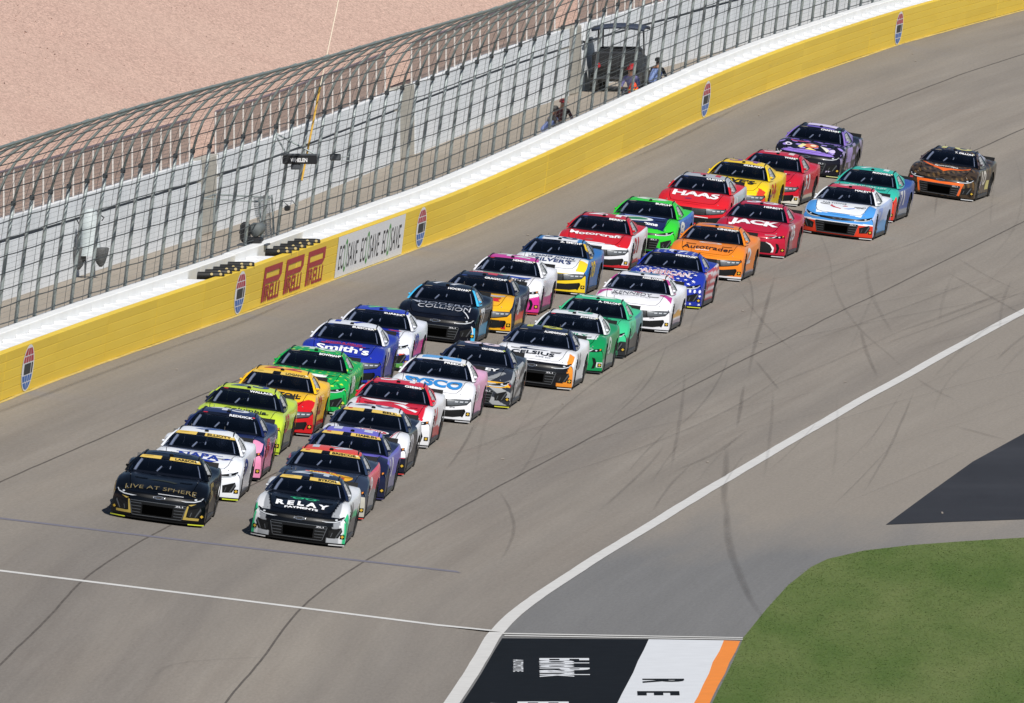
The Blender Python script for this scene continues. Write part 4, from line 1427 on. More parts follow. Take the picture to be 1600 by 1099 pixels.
# ------------------------------------------------------------------ the field
def rotz_star(cx, cy, r, n=5):
    return [(cx + (r if k_ % 2 == 0 else r * .42) * math.cos(PI / n * k_ + PI), cy + (r if k_ % 2 == 0 else r * .42) * math.sin(PI / n * k_ + PI)) for k_ in range(2 * n)]
YELLOW_B = C('d2b459')
def make_car(y0, t, make, label, base, name, num, parts=None, rules=(), banner=False, namecol='f2f3f5', roofnum='e8e8ea', doornum='f0f0f0',
             texts=(), polys=(), strip_col='d8d8d8', yaw=0.0, mark=None, cage=True, mirror=None):
    tan_ = float(np.interp(y0, _ys, _hs))
    yaw += tan_ - float(np.interp(y0, [420, 466, 482, 520, 557, 580, 600], [.05, .075, .085, .105, .13, .155, .165]))
    M = trk_frame(y0, t, .006) @ Matrix.Rotation(yaw, 4, 'Z')
    car = tag(empty('race_car', mw=M), label, 'race car', 'race cars in the two-by-two field')
    parts = parts or {}
    objs = {}
    for nm in ('hood', 'front_bumper', 'rear_deck', 'rear_bumper', 'left', 'right', 'roof', 'pillar_frame'):
        src, pts = BASE[nm]
        me = src.copy()
        key = 'side' if nm in ('left', 'right') else nm
        paint(me, pts, C(parts.get(nm, parts.get(key, base))), [(p_, f_, C(c_)) for p_, f_, c_ in rules], nm)
        if nm in ('rear_deck', 'hood'):
            cab = (pts[:, 0] < .78) & (pts[:, 0] > -1.85) & (np.abs(pts[:, 1]) < .76 - .1 * np.clip(-pts[:, 0], 0, 2))
            ca = me.color_attributes['col'].data
            for i_ in np.nonzero(cab)[0]:
                ca[int(i_)].color = (.006, .006, .007, 1)
        objs[nm] = ob('side_panel' if key == 'side' else nm, me, None, car)
    for me_ in MIRR:
        me = me_.copy()
        vcol(me, np.tile(np.array(C(mirror or parts.get('pillar_frame', base)), np.float32), (len(me.vertices), 1)))
        ob('mirror', me, None, car)
    ws = ob('windscreen', S['windscreen'], None, car)
    for nm in ('rear_window', 'window_net', 'splitter', 'underbody', 'spoiler', 'roof_camera', 'antenna', 'roll_cage', 'seat', 'headliner', 'bulkhead'):
        ob(nm, S[nm], None, car)
    ob('side_window', S['side_window_l'], None, car)
    for k_ in 'lr':
        ob('side_skirt', S['side_skirt_' + k_], None, car)
        ob('roof_rail', S['roof_rail_' + k_], None, car)
    ob('side_window', S['side_window_r'], None, car)
    o = ob('driver_helmet', S['helmet'], None, car)
    o.location = (-.28, .33, .93)
    for x in (1.42, -1.37):
        for s in (1, -1):
            w_ = bpy.data.objects.new('wheel', None)
            link(w_, car)
            w_.location = (x, .80 * s, .35)
            w_.empty_display_size = .1
            if s < 0:
                w_.rotation_euler = (0, 0, PI)
            ob('tyre', S['tyre'], None, w_)
            ob('rim', S['rim'], None, w_)
    fb = objs['front_bumper']
    for nm, me in NOSE[make]:
        ob(nm, me, None, fb)
    # windscreen header band
    d = Decals()
    if banner:
        d.poly([(-.91, .755), (-.27, .755), (-.27, .97), (-.91, .97)], 'screen', YELLOW_B, .008)
        d.poly([(-.01, .755), (.92, .755), (.92, .97), (-.01, .97)], 'screen', YELLOW_B, .008)
        d.poly([(-.27, .79), (-.01, .79), (-.01, .97), (-.27, .97)], 'screen', C('0a0a0c'), .008)
        nc = C('17150f')
    else:
        d.poly([(-.93, .77), (.93, .77), (.93, .985), (-.93, .985)], 'screen', C('0b0e1c'), .006)
        d.poly([(-.26, .87), (-.02, .87), (-.02, .93), (-.26, .93)], 'screen', C('030304'), .009)
        nc = C(namecol)
    L = len(name)
    w = min(.74, .098 * L + .06)
    d.text(name, 'screen', (.80 - w - max(0, .5 - w) * .25, .80 - max(0, .5 - w) * .25, .785, .935), nc, .012, .035)
    if make == 'toyota':
        d.poly([(-.80, .87), (-.66, .87), (-.66, .935), (-.80, .935)], 'screen', C('b8283a'), .012)
    elif make == 'ford':
        d.poly(ellipse(-.70, .90, .11, .035, 16), 'screen', C('3a4f8a' if not banner else 'b49a3a'), .012)
    else:
        d.poly([(-.83, .90), (-.74, .925), (-.55, .925), (-.52, .90), (-.60, .878), (-.80, .878)], 'screen', C('8f8a7c' if not banner else 'c0a040'), .012)
    d.poly([(.80, .875), (.87, .875), (.885, .95), (.80, .95)], 'screen', C(mark or 'e8e6c8'), .012)
    d.build('header_band', ws)
    # bumper graphics
    d = Decals()
    for s in (1, -1):
        y = .915 * s
        d.poly([(y - .045, .185), (y + .045, .185), (y + .045, .27), (y - .045, .27)], 'nose', C('15130f'), .011)
        d.poly([(y - .034, .228), (y, .262), (y + .034, .228), (y, .194)], 'nose', C('c9a63a'), .014)
        vsx = np.linspace(.66, .985, 9) * s
        A_ = [(2.485 - .37 * abs(v)**3.2, .995 * v, .062) for v in vsx] + [(2.482 - .37 * abs(v)**3.2, .995 * v, .040) for v in vsx]
        d.add((A_, [(i, i + 1, 10 + i, 9 + i) for i in range(8)]), C(strip_col))
    for where, pts, c_ in polys:
        if where == 'nose':
            d.poly(pts, 'nose', C(c_), .004)
    for tx in texts:
        if tx[1] == 'nose':
            d.text(tx[0], 'nose', tx[2], C(tx[3]), .009, *(tx[4:]))
    if make == 'chev':
        d.text('ZL1', 'nose', (.36, .52, .375, .405), C('c9cbd0'), .016, .03)
    d.build('bumper_graphics', fb)
    ob('panel_gap', S['panel_gap'], None, objs['hood'])
    ob('hood_louver', S['hood_louver'], None, objs['hood'])
    many = len(polys) > 20
    d = Decals()
    for i, (where, pts, c_) in enumerate(polys):
        if where == 'hood':
            d.poly(pts, 'hood', C(c_), .004 + .0006 * min(i, 9))
            if not many:
                d.build('hood_mark', objs['hood'])
                d = Decals()
    o = d.build('hood_stars', objs['hood'])
    if o:
        o['kind'] = 'stuff'
    for tx in texts:
        if tx[1] == 'hood':
            d = Decals()
            d.text(tx[0], 'hood', tx[2], C(tx[3]), .012, *(tx[4:]))
            d.build('hood_lettering', objs['hood'])
    for s in (1, -1):
        for x in (2.12, 1.5):
            d = Decals()
            d.poly(ellipse(x, .70 * s, .014, .014, 6), 'hood', C('8a8d92'), .014)
            d.build('hood_pin', objs['hood'])
    d = Decals()
    d.text(num, 'roof', (-.42, .42, -.10, -.85), C(roofnum), .004, .02)
    for where, pts, c_ in polys:
        if where == 'roof':
            d.poly(pts, 'roof', C(c_), .003)
    d.build('roof_graphics', objs['roof'])
    for sd in ('left', 'right'):
        d = Decals()
        u = (.62, -.35, .38, .80) if sd == 'left' else (-.35, .62, .38, .80)
        d.text(num, sd, u, C(doornum), .004, .03)
        for where, pts, c_ in polys:
            if where == 'side':
                d.poly(pts, sd, C(c_), .003)
        for tx in texts:
            if tx[1] == 'side':
                d.text(tx[0], sd, (tx[2][1], tx[2][0], tx[2][2], tx[2][3]) if sd == 'left' else tx[2], C(tx[3]), .005, *(tx[4:]))
        d.build('side_graphics', objs[sd])
        ob('contingency_decals', CONT[sd], None, objs[sd])['kind'] = 'stuff'
    return car

A = lambda v: np.abs(v)
HB = ('hood', 'front_bumper')
SD = ('left', 'right')
ALLB = '*'
low = lambda h: (lambda x, y, z: z < h)
fend = lambda w: (lambda x, y, z: A(y) > w)
def tri(a, b, c): return [a, b, c]
def both_hood(pts): return [('hood', pts, None), ('hood', [(x, -y) for x, y in pts], None)]

# ---- outer column, nearest first
make_car(424.90, 8.60, 'chev', 'black race car with gold bumper corners leading the column nearest the yellow wall', '05070c', 'LARSON', '5', banner=True, roofnum='14203a', doornum='9a8a50',
    texts=[('LIVE AT SPHERE', 'hood', (-.74, .74, 2.17, 2.00), '7a6e4c', -.008, .06)],
    polys=[('nose', [(s * y, z) for y, z in q], 'a8934a') for s in (1, -1) for q in ([(.60, .42), (.635, .42), (.60, .19), (.87, .185), (.86, .135), (.54, .135)], [(.62, .45), (.78, .48), (.68, .43)])] + [
           ('hood', [(1.60, -.35), (1.66, -.1), (1.72, .25), (1.62, .3), (1.57, 0)], '2a2d22'), ('nose', [(-.03, .605), (.5, .60), (.5, .59), (-.03, .592)], 'b5b8bc')], strip_col='c8d23a')
make_car(433.30, 8.86, 'chev', 'white race car with blue hood lettering right behind the black wall-side leader', 'dfe3ea', 'ELLIOTT', '9', banner=True, roofnum='33508f', doornum='24408a',
    texts=[('NAPA', 'hood', (-.44, .44, 1.74, 1.32), '1f3590', .03)],
    polys=[('hood', [(1.30, -.50), (1.22, 0), (1.30, .50), (1.34, .50), (1.26, 0), (1.34, -.50)], '1f3590'), ('hood', [(1.77, -.30), (1.77, .40), (1.88, .30), (1.92, .05), (1.88, -.2)], '1f3590'),
           ('hood', [(1.62, .48), (1.50, .60), (1.62, .74)], '1f3590'), ('nose', [(.30, .46), (.62, .47), (.62, .462), (.30, .452)], '8a9096')], strip_col='cfe03a')
make_car(440.00, 9.19, 'toyota', 'navy race car with pink flames and pink lower corners in the wall-side column', '1a2450', 'REDDICK', '45', namecol='e9ecf2', roofnum='c8ccd8', doornum='e03048',
    rules=[(HB, lambda x, y, z: (A(y) > .62 + .10 * np.sin(x * 17)) & (x > 1.55), 'e58fb4'), (('front_bumper',), lambda x, y, z: (A(y) > .70), 'e58fb4'), (SD, lambda x, y, z: z < .62 + .12 * np.sin(x * 9), 'd884a8')],
    polys=[('hood', [(1.62, .25), (1.55, .35), (1.62, .45), (1.70, .40), (1.72, .28)], 'd9a83a')], strip_col='1a1a1d', mark='d04a50')
make_car(448.30, 9.74, 'toyota', 'lime yellow race car with dark hood script in the wall-side column', 'b9d13a', 'WALLACE', '23', namecol='eceef0', roofnum='2a3c78', doornum='c03040',
    parts={'pillar_frame': '1c2236'}, rules=[(('pillar_frame',), lambda x, y, z: z > 1.13, 'b9d13a'), (SD, lambda x, y, z: (z < .42) & (x < 1.0), '6c7064')],
    texts=[('Columbia', 'hood', (-.40, .55, 1.55, 1.25), '20281a', .02)], strip_col='b9d13a', mark='c8d850')
make_car(455.60, 9.87, 'ford', 'yellow race car with a red front bumper and red nose wedge', 'eebb1e', 'LOGANO', '22', banner=True, roofnum='b03040', doornum='b01820',
    rules=[(('front_bumper',), lambda x, y, z: z < .62, 'c21a20'), (('hood',), lambda x, y, z: x > 2.20 - .55 * np.clip((A(y) - .35) / .5, 0, 1), 'c21a20'), (SD, lambda x, y, z: z < .26, 'c21a20'), (SD, lambda x, y, z: (x > 1.2) & (z > .26), 'b89860')],  # tan on the front fender sides is track glare painted into the colour
    texts=[('PENNZOIL', 'hood', (-.56, .60, 1.78, 1.36), '191711', .03)], strip_col='8a8a8a')
make_car(463.90, 10.09, 'chev', 'bright green race car with white hood blaze and pale yellow flecks', '14a14a', 'BOWMAN', '48', roofnum='c9d6cf', doornum='e8f0e8',
    rules=[(ALLB, lambda x, y, z: np.sin(x * 23 + y * 9) * np.sin(y * 19 - z * 11) > .80, 'c3d64a'), (ALLB, lambda x, y, z: np.sin(x * 17 - y * 13 + 2) * np.sin(y * 15 + z * 9) < -.84, '0a6a38')],
    polys=[('hood', [(1.35, -.45), (1.35, -.2), (1.62, .05), (1.48, .45), (1.70, .42), (1.92, -.02), (1.62, -.45)], 'e6ebe8')], strip_col='b9c9b9', mark='f0f2f0')
make_car(475.30, 10.61, 'ford', 'royal blue race car with a white roof and white script on the hood', '1f2f9a', 'BUESCHER', '17', parts={'roof': 'd9dde6', 'pillar_frame': 'd9dde6'}, roofnum='2a3aa0', doornum='e8e8f0',
    texts=[("Smith's", 'hood', (-.62, .62, 2.08, 1.62), 'eceef4', .03), ('FOOD & DRUG', 'hood', (-.45, .4, 1.42, 1.28), 'c83448', .03), ('DARK HORSE', 'nose', (.25, .45, .29, .315), 'e0e0e8', .02)],
    polys=[('hood', [(1.46, -.55), (1.52, .50), (1.46, .50), (1.40, -.55)], 'b5303e')], strip_col='1a1a20')
make_car(482.30, 10.75, 'chev', 'white race car with a blue hood and magenta and orange splashes on its corners', 'd9dce6', 'SUÁREZ', '99', parts={'hood': '23309c', 'roof': '2a3cae', 'rear_deck': 'd9dce6'}, roofnum='6fbf7a', doornum='3040a0',
    rules=[(('hood',), lambda x, y, z: A(y) > .62 + .12 * (x - 1.5), 'd9dce6'), (('front_bumper',), lambda x, y, z: (A(y) > .70) & (z < .40), '3a48a8'), (('front_bumper',), lambda x, y, z: (A(y) > .74) & (A(y) < .86) & (z > .25) & (z < .42), 'd2452e'),
           (('front_bumper',), lambda x, y, z: (z < .19), '5a9a4a'), (SD, lambda x, y, z: (x < .9) & (z < .62) & (z > .3), 'd23a9a'), (SD, lambda x, y, z: (x < 1.2) & (z <= .3), '2a3aa8')],
    texts=[('FREEWAY', 'hood', (-.55, .55, 1.78, 1.42), 'eceef4', .03), ('INSURANCE', 'hood', (-.5, .52, 1.98, 1.86), 'eceef4', .02)],
    polys=[('hood', [(1.20, -.40), (1.20, .10), (1.30, .10), (1.30, -.40)], '8fb89a'), ('hood', [(1.12, .30), (1.22, .62), (1.30, .66), (1.24, .40)], 'c8402e')], strip_col='2a2a2e')
make_car(495.30, 10.67, 'chev', 'black race car with sky blue windscreen posts and outlined hood lettering', '0a0d18', 'HOCEVAR', '77', roofnum='c9cdd6', doornum='d8dce2', parts={'pillar_frame': '45b4e6'},
    rules=[(('pillar_frame',), lambda x, y, z: x < -.1, '1a2440'), (('front_bumper',), lambda x, y, z: (A(y) > .90) & (z < .42), '45b4e6'), (SD, lambda x, y, z: (z < .42) & (x < .6) & (x > -1.0), '3c8fb8')],
    texts=[('MODERN', 'hood', (-.55, .72, 1.42, 1.16), '8f97a8', .0), ('COLLISION', 'hood', (-.52, .76, 1.82, 1.50), 'c9ccd4', .0), ('COLLISION', 'hood', (-.50, .74, 1.78, 1.54), '30343f', -.0)],
    polys=[('hood', [(1.25, -.80), (1.2, -.62), (1.30, -.5), (1.42, -.5), (1.36, -.62), (1.28, -.72)], 'aab0bc'), ('hood', [(1.78, .62), (2.05, .78), (2.09, .77), (1.84, .62)], 'c9ccd4'),
           ('nose', [(.87, .47), (.91, .44), (.955, .20), (.93, .19), (.90, .36)], 'd0d4da')], strip_col='c9ccd0')
make_car(501.40, 10.48, 'ford', 'yellow nosed race car with a navy roof and a red banner across the hood', '1a2238', 'GRAGSON', '4', roofnum='c23a48', doornum='c8cbd2', parts={'hood': 'e3a822', 'front_bumper': 'e3a822'},
    rules=[(('front_bumper',), lambda x, y, z: (z < .34) & (z > .15) & (A(y) < .84), '17181b'), (('left', 'right'), lambda x, y, z: (z < .42) & (z > .26) & (x < 1.1), 'd04030'), (SD, lambda x, y, z: (z < .26) & (x < 1.1), 'cda030'), (('pillar_frame',), lambda x, y, z: (z > 1.17) & (y > 0), 'b08a62')],
    polys=[('hood', [(1.18, -.6), (1.30, .66), (1.46, .70), (1.34, -.6)], 'a9adb5'), ('hood', [(1.52, -.66), (1.58, .64), (1.72, .56), (1.86, .62), (1.76, -.60)], 'c22630'), ('nose', [(.70, .33), (.82, .30), (.86, .12), (.76, .12)], 'c8302e')],
    texts=[('RUSH TRUCK CENTERS', 'hood', (-.60, .42, 1.74, 1.60), 'f0ecec', .03)], strip_col='c4c6c8', mark='d8e6e0')
make_car(510.00, 10.77, 'toyota', 'white race car with a magenta roof and magenta lower corners', 'e3e4ea', 'NEMECHEK', '42', roofnum='cfd4d8', doornum='d8d8e0', parts={'roof': 'c23a94'},
    rules=[(('front_bumper',), lambda x, y, z: (A(y) > .48) & (z < .50 - .3 * (.98 - A(y))), 'c8318c'), (SD, lambda x, y, z: z < .46 + .10 * np.sin(x * 3), 'b83a86')],
    polys=[('hood', [(1.02, -.6), (1.02, .0), (1.14, .0), (1.14, -.6)], '5f9a70'), ('hood', [(1.28, -.15), (1.28, .66), (1.46, .62), (1.52, -.1)], '2f4aa0')],
    texts=[('POWER', 'hood', (-.32, .57, 1.86, 1.56), '2a2c33', .02), ('FAMILY', 'hood', (-.1, .4, 1.98, 1.90), '55585f', .0)], strip_col='c04040')
make_car(520.30, 10.76, 'ford', 'white hooded race car with a yellow bumper and blue hood edge', 'e0e3e8', 'Z. SMITH', '38', roofnum='23375a', doornum='e0c83a', parts={'front_bumper': 'e3c428', 'side': '2f6cb0', 'pillar_frame': '1d2b4a', 'rear_deck': '2f6cb0'},
    rules=[(('front_bumper',), lambda x, y, z: z > .545, 'e0e3e8'), (('hood',), lambda x, y, z: (x < 1.05), '4a90c8'), (('hood',), lambda x, y, z: (y > .70) & (x > 1.5), 'e3c428'), (('pillar_frame',), lambda x, y, z: (y > 0) & (x > -.1) & (x < .5), 'd8b42a'), (('roof',), lambda x, y, z: A(y) > .45, '3a7ab8')],
    texts=[('LONG JOHN', 'hood', (-.55, .55, 1.52, 1.22), '33466a', .03), ("SILVER'S", 'hood', (-.42, .52, 1.90, 1.56), '2a3a6a', .03)], strip_col='cfcfd2')
make_car(532.80, 11.05, 'ford', 'red hooded race car with white script, white bumper and red chin', 'd9dbe2', 'BERRY', '21', roofnum='e3e3e8', doornum='b02030', parts={'hood': 'c01e28', 'roof': 'b82430', 'pillar_frame': 'b82430', 'rear_deck': 'c01e28'},
    rules=[(('front_bumper',), lambda x, y, z: z < .16, 'b8202a'), (SD, lambda x, y, z: z < .22, 'b8202a'), (('hood',), lambda x, y, z: x > 2.18, 'd9dbe2')],
    texts=[('Motorcraft', 'hood', (-.68, .66, 1.66, 1.34), 'f0eef0', .03)], polys=[('hood', ellipse(2.02, -.12, .06, .11, 14), '9a4a50')], strip_col='c9cacc')
make_car(541.80, 10.85, 'chev', 'neon green framed race car with a navy hood and a big white oval', '33c234', 'BUSCH', '8', roofnum='c9d8ca', doornum='e8f0e8', parts={'hood': '1a2350'},
    rules=[(('hood',), lambda x, y, z: (A(y) > .66) | (x > 2.2), '33c234'), (SD, lambda x, y, z: x < .9, '3a6fb8')],
    polys=[('hood', ellipse(1.48, -.18, .26, .46, 24), 'd8dfe4'), ('hood', ellipse(1.48, -.16, .17, .30, 20), '3f7f58'), ('hood', [(1.08, -.55), (1.02, .5), (1.14, .62), (1.2, -.5)], '7f98d0')],
    texts=[('zone', 'hood', (.08, .46, 2.02, 1.84), 'f0f2f6', .04)], strip_col='303338')
make_car(554.70, 10.88, 'ford', 'bright red race car with a silver grey roof and white block lettering', 'c8202a', 'CUSTER', '41', roofnum='b83a48', doornum='e6e6ea', parts={'roof': 'a8abb3', 'pillar_frame': 'a8abb3'},
    rules=[(('pillar_frame',), lambda x, y, z: z < 1.06, 'c8202a'), (SD, lambda x, y, z: x < .3, 'b4b7bd')],
    texts=[('HAAS', 'hood', (-.62, .64, 1.80, 1.25), 'f0eef0', .04)], polys=[('hood', ellipse(2.0, -.14, .05, .10, 12), '7a2a52'), ('nose', [(-.3, .325), (.5, .30), (.5, .28), (-.3, .305)], 'e6e6ea')], strip_col='c9cacc')
make_car(562.40, 10.67, 'ford', 'yellow race car with black hood lettering behind the red and grey car', 'e6c31c', 'GILLILAND', '34', roofnum='7a4a8a', doornum='c83028',
    rules=[(('hood', 'front_bumper'), lambda x, y, z: (y > .72) & (x > 1.9), 'c8402a')],
    texts=[("LOVE'S", 'hood', (-.60, .54, 1.72, 1.26), '1d1b12', .04)], strip_col='c9cacc')
make_car(567.90, 10.34, 'ford', 'crimson race car with white hood script near the back of the wall-side column', 'bd1e30', 'WARE', '51', roofnum='d8c8cc', doornum='e6e6ea',
    rules=[(('front_bumper',), lambda x, y, z: (z < .20), 'd9d6cc'), (('front_bumper',), lambda x, y, z: (z < .30) & (y > .70), 'd9d6cc'), (SD, lambda x, y, z: z < .24, 'c9c4b4')],
    texts=[("Arby's", 'hood', (-.44, .50, 1.84, 1.32), 'f0ecee', .04)],
    polys=[('hood', [(1.16, -.12), (1.10, .05), (1.16, .22), (1.30, .28), (1.34, .24), (1.22, .14), (1.18, .04), (1.24, -.08)], 'f0ecee'), ('hood', [(2.08, .18), (2.08, .56), (2.13, .56), (2.13, .18)], 'e6dada')], strip_col='c9cacc')
make_car(581.70, 10.67, 'chev', 'black and lilac race car with a swirling multicoloured hood mural, last beside the wall', '15141f', 'CHASTAIN', '1', roofnum='cfc4e6', doornum='a894d6', parts={'pillar_frame': '7d68b4'},
    rules=[(('hood',), lambda x, y, z: np.sin(y * 11 + 5 * x) * np.sin(x * 13 - y * 4) > .55, '9a86d2'), (('hood',), lambda x, y, z: (x < 1.15) & (np.sin(y * 21) > -.2), '7f6cc0'), (('front_bumper', 'hood'), lambda x, y, z: (x > 2.12) & (z > .60) & (A(y) < .78), '8b72c8'),
           (('front_bumper',), lambda x, y, z: (z > .63), '8b72c8'), (SD, lambda x, y, z: np.sin(x * 7) * np.sin(z * 16) > .2, '8d82a8'), (('roof',), lambda x, y, z: (A(y) < .4) & (np.sin(x * 15) > 0), '6c58b0')],
    polys=[('hood', ellipse(1.75, .02, .20, .22, 16), 'c86a4a'), ('hood', ellipse(1.72, .08, .10, .09, 12), 'e6d8b8'), ('hood', [(1.6, -.25), (1.72, -.12), (2.02, -.22), (1.92, -.34)], 'e0dca0'), ('hood', [(1.95, .0), (2.12, -.1), (2.1, .24)], 'e6d48a'),
           ('hood', [(1.62, .26), (1.72, .32), (2.06, .52), (1.92, .60), (1.70, .44)], 'dcdad0'), ('hood', ellipse(1.80, -.62, .12, .10, 12), 'cfc8dc'), ('hood', ellipse(1.82, -.62, .06, .05, 10), '2a2440'), ('hood', ellipse(1.92, .66, .12, .09, 12), 'c4b8e0'), ('hood', [(1.36, -.62), (1.30, -.1), (1.38, -.1), (1.44, -.62)], 'c04a78')],
    texts=[('JT', 'nose', (.60, .74, .16, .20), 'cfc4e6', .03)], strip_col='c8c890', mark='9adfc0')
# ---- inner column
make_car(424.80, 5.66, 'chev', 'black hooded race car with white and green corners leading the inner column', 'd3d6db', 'BYRON', '24', banner=True, parts={'hood': '070a12', 'front_bumper': '06080d', 'roof': '1c2740', 'pillar_frame': '18223a', 'rear_deck': 'd3d6db'}, roofnum='b9c2cc', doornum='2a2d33', mirror='c9ccd2',
    rules=[(('hood',), lambda x, y, z: A(y) > .74 - .10 * np.clip((x - 1.6) / .6, -1, 1), '8d9197'), (('hood',), lambda x, y, z: (A(y) > .80), 'd6d9dd'), (('front_bumper',), lambda x, y, z: (A(y) > .70) & (z > .38) & (z < .53), '8d9197'), (('front_bumper',), lambda x, y, z: (A(y) > .60) & (z < .19), 'a3a7ac'),
           (('front_bumper',), lambda x, y, z: (A(y) > .84), 'd6d9dd'), (('front_bumper',), lambda x, y, z: (A(y) > .925), '2fb57c'), (SD, lambda x, y, z: (x > 1.82), '2fb57c'), (SD, lambda x, y, z: (x < 1.1) & (z > .46) & (z < .60), '2fb57c'), (SD, lambda x, y, z: (x < 1.1) & (z <= .46), '4a4c50')],
    texts=[('R E L A Y', 'hood', (-.56, .54, 1.99, 1.70), 'eceef2', .05), ('PAYMENTS', 'hood', (-.36, .34, 2.16, 2.05), 'eceef2', .04)],
    polys=[('hood', ellipse(1.42, -.13, .10, .12, 14), '2ea877'), ('hood', ellipse(1.42, .13, .10, .12, 14), '2ea877'), ('hood', ellipse(1.42, -.13, .05, .07, 12), '0b0e16'), ('hood', ellipse(1.42, .13, .05, .07, 12), '0b0e16'), ('hood', [(1.34, -.30), (1.32, .30), (1.36, .30), (1.38, -.30)], '2ea877')], strip_col='c4c6c8')
make_car(433.00, 6.16, 'toyota', 'dark race car with orange red roof and yellow hood oval, second inside', '2a3346', 'BRISCOE', '19', banner=True, parts={'roof': 'd8452e', 'pillar_frame': '2a3850'}, roofnum='b9c0cc', doornum='e0e0e4',
    rules=[(('front_bumper',), lambda x, y, z: (A(y) > .60) & (z < .50), 'b2b0a6'), (SD, lambda x, y, z: (x < .6) & (z > .5), 'c8485a'), (SD, lambda x, y, z: (x < .6) & (z <= .5), '8a8c90')],
    polys=[('hood', ellipse(1.62, .22, .26, .40, 24), 'dba52a'), ('hood', [(1.35, -.42), (1.30, .20), (1.42, .30), (1.46, -.38)], 'c23a2e'), ('hood', [(1.74, .10), (1.60, .34), (1.63, .38), (1.80, .14)], '3a2a1a')],
    texts=[('Bass Pro', 'hood', (-.32, .40, 1.52, 1.36), 'd9b23a', .03), ('SHOPS', 'hood', (-.05, .45, 1.74, 1.60), 'b03028', .02)], strip_col='c24038')
make_car(439.40, 6.44, 'toyota', 'purple and midnight blue race car, third in the inner column', '171c38', 'HAMLIN', '11', banner=True, parts={'roof': '6a62c4', 'pillar_frame': '1a2240', 'side': '5f58b0'}, roofnum='c4c8dc', doornum='e2e2f0', mark='d88a78',
    rules=[(('hood',), lambda x, y, z: (x < 1.95 - .9 * A(y)), '6a62c0'), (SD, lambda x, y, z: (x > 1.6), '171c38'), (SD, lambda x, y, z: (z < .4) & (x < 1.2), '77779a')],
    texts=[('EXPRESS', 'hood', (-.30, .40, 1.62, 1.40), 'e2dff0', .03)], polys=[('hood', [(1.64, .24), (1.52, .34), (1.60, .48), (1.70, .42)], 'd8b83a')], strip_col='3a3660')
make_car(447.50, 6.90, 'toyota', 'black hooded race car with white fenders, white roof and thin red trim', '15192a', 'BELL', '20', banner=True, parts={'roof': 'd9dbe2', 'pillar_frame': '222c44'}, roofnum='6a6478', doornum='d8d8e0',
    rules=[(('hood',), lambda x, y, z: (y > .50 + .22 * (1.9 - x)) & (x > .9), 'd9dbe2'), (('hood',), lambda x, y, z: (-y > .50 + .22 * (1.9 - x)) & (x > .9), 'd9dbe2'), (('front_bumper',), lambda x, y, z: (z > .40), 'd9dbe2'), (SD, lambda x, y, z: (x > 1.0) & (z > .42), 'd9dbe2'), (SD, lambda x, y, z: (x < -1.0) & (z > .55), 'd9dbe2')],
    polys=[('hood', [(x, y) for x, y in ellipse(1.44, .06, .20, .44, 24)], 'dfe0e4'), ('hood', ellipse(1.44, .06, .16, .39, 24), 'b8303e'), ('hood', [(1.88, .52), (1.1, .70), (1.1, .72), (1.88, .545)], 'b8244a'), ('nose', [(-.95, .405), (.95, .405), (.95, .39), (-.95, .39)], 'b8244a')],
    texts=[('Rheem', 'hood', (-.24, .36, 1.50, 1.36), 'eceaec', .03)], strip_col='c03a3a')
make_car(456.90, 7.41, 'toyota', 'red topped race car with white lower body and white hood chevrons', 'dcdde2', 'GIBBS', '54', parts={'hood': 'c81f34', 'roof': 'cc2438', 'pillar_frame': 'cc2438'}, roofnum='e2dfe4', doornum='c83a48',
    rules=[(('hood',), lambda x, y, z: (A(y) > .78) | (x > 2.16), 'dcdde2'), (SD, lambda x, y, z: (x < .9) & (z < .36), 'b83a40')],
    polys=[('hood', [(1.05, -.7), (1.05, .35), (1.28, .30), (1.15, -.05), (1.32, -.35), (1.16, -.7)], 'e3e1e6'), ('hood', [(1.40, .05), (1.34, .25), (1.78, .62), (1.86, .58)], 'e3e1e6'), ('hood', ellipse(1.62, .50, .05, .14, 12), 'c81f34')], strip_col='b0b0b4', mark='d8a858',
    texts=[('TOYOTA', 'nose', (.60, .72, .435, .455), '55585e', .02)])
make_car(466.80, 7.56, 'ford', 'white race car with pale blue hood lettering and pink sides', 'e3e5ea', 'PREECE', '60', parts={'side': 'd99fc0', 'rear_deck': 'd8a4c4'}, roofnum='5aa0dc', doornum='e8e0e8',
    rules=[(SD, lambda x, y, z: x > 1.15, 'dcdde4'), (('pillar_frame',), lambda x, y, z: (x < .2) & (z < 1.12), 'd99fc0')],
    texts=[('SYSCO', 'hood', (-.66, .68, 1.98, 1.32), '2f86cc', .05), ('GTX', 'nose', (.50, .62, .345, .37), '4a4d55', .03)], polys=[('roof', [(-.05, -.45), (-.05, .45), (-.45, .45), (-.45, -.45)], '5f9ad2')], strip_col='c4c6ca')
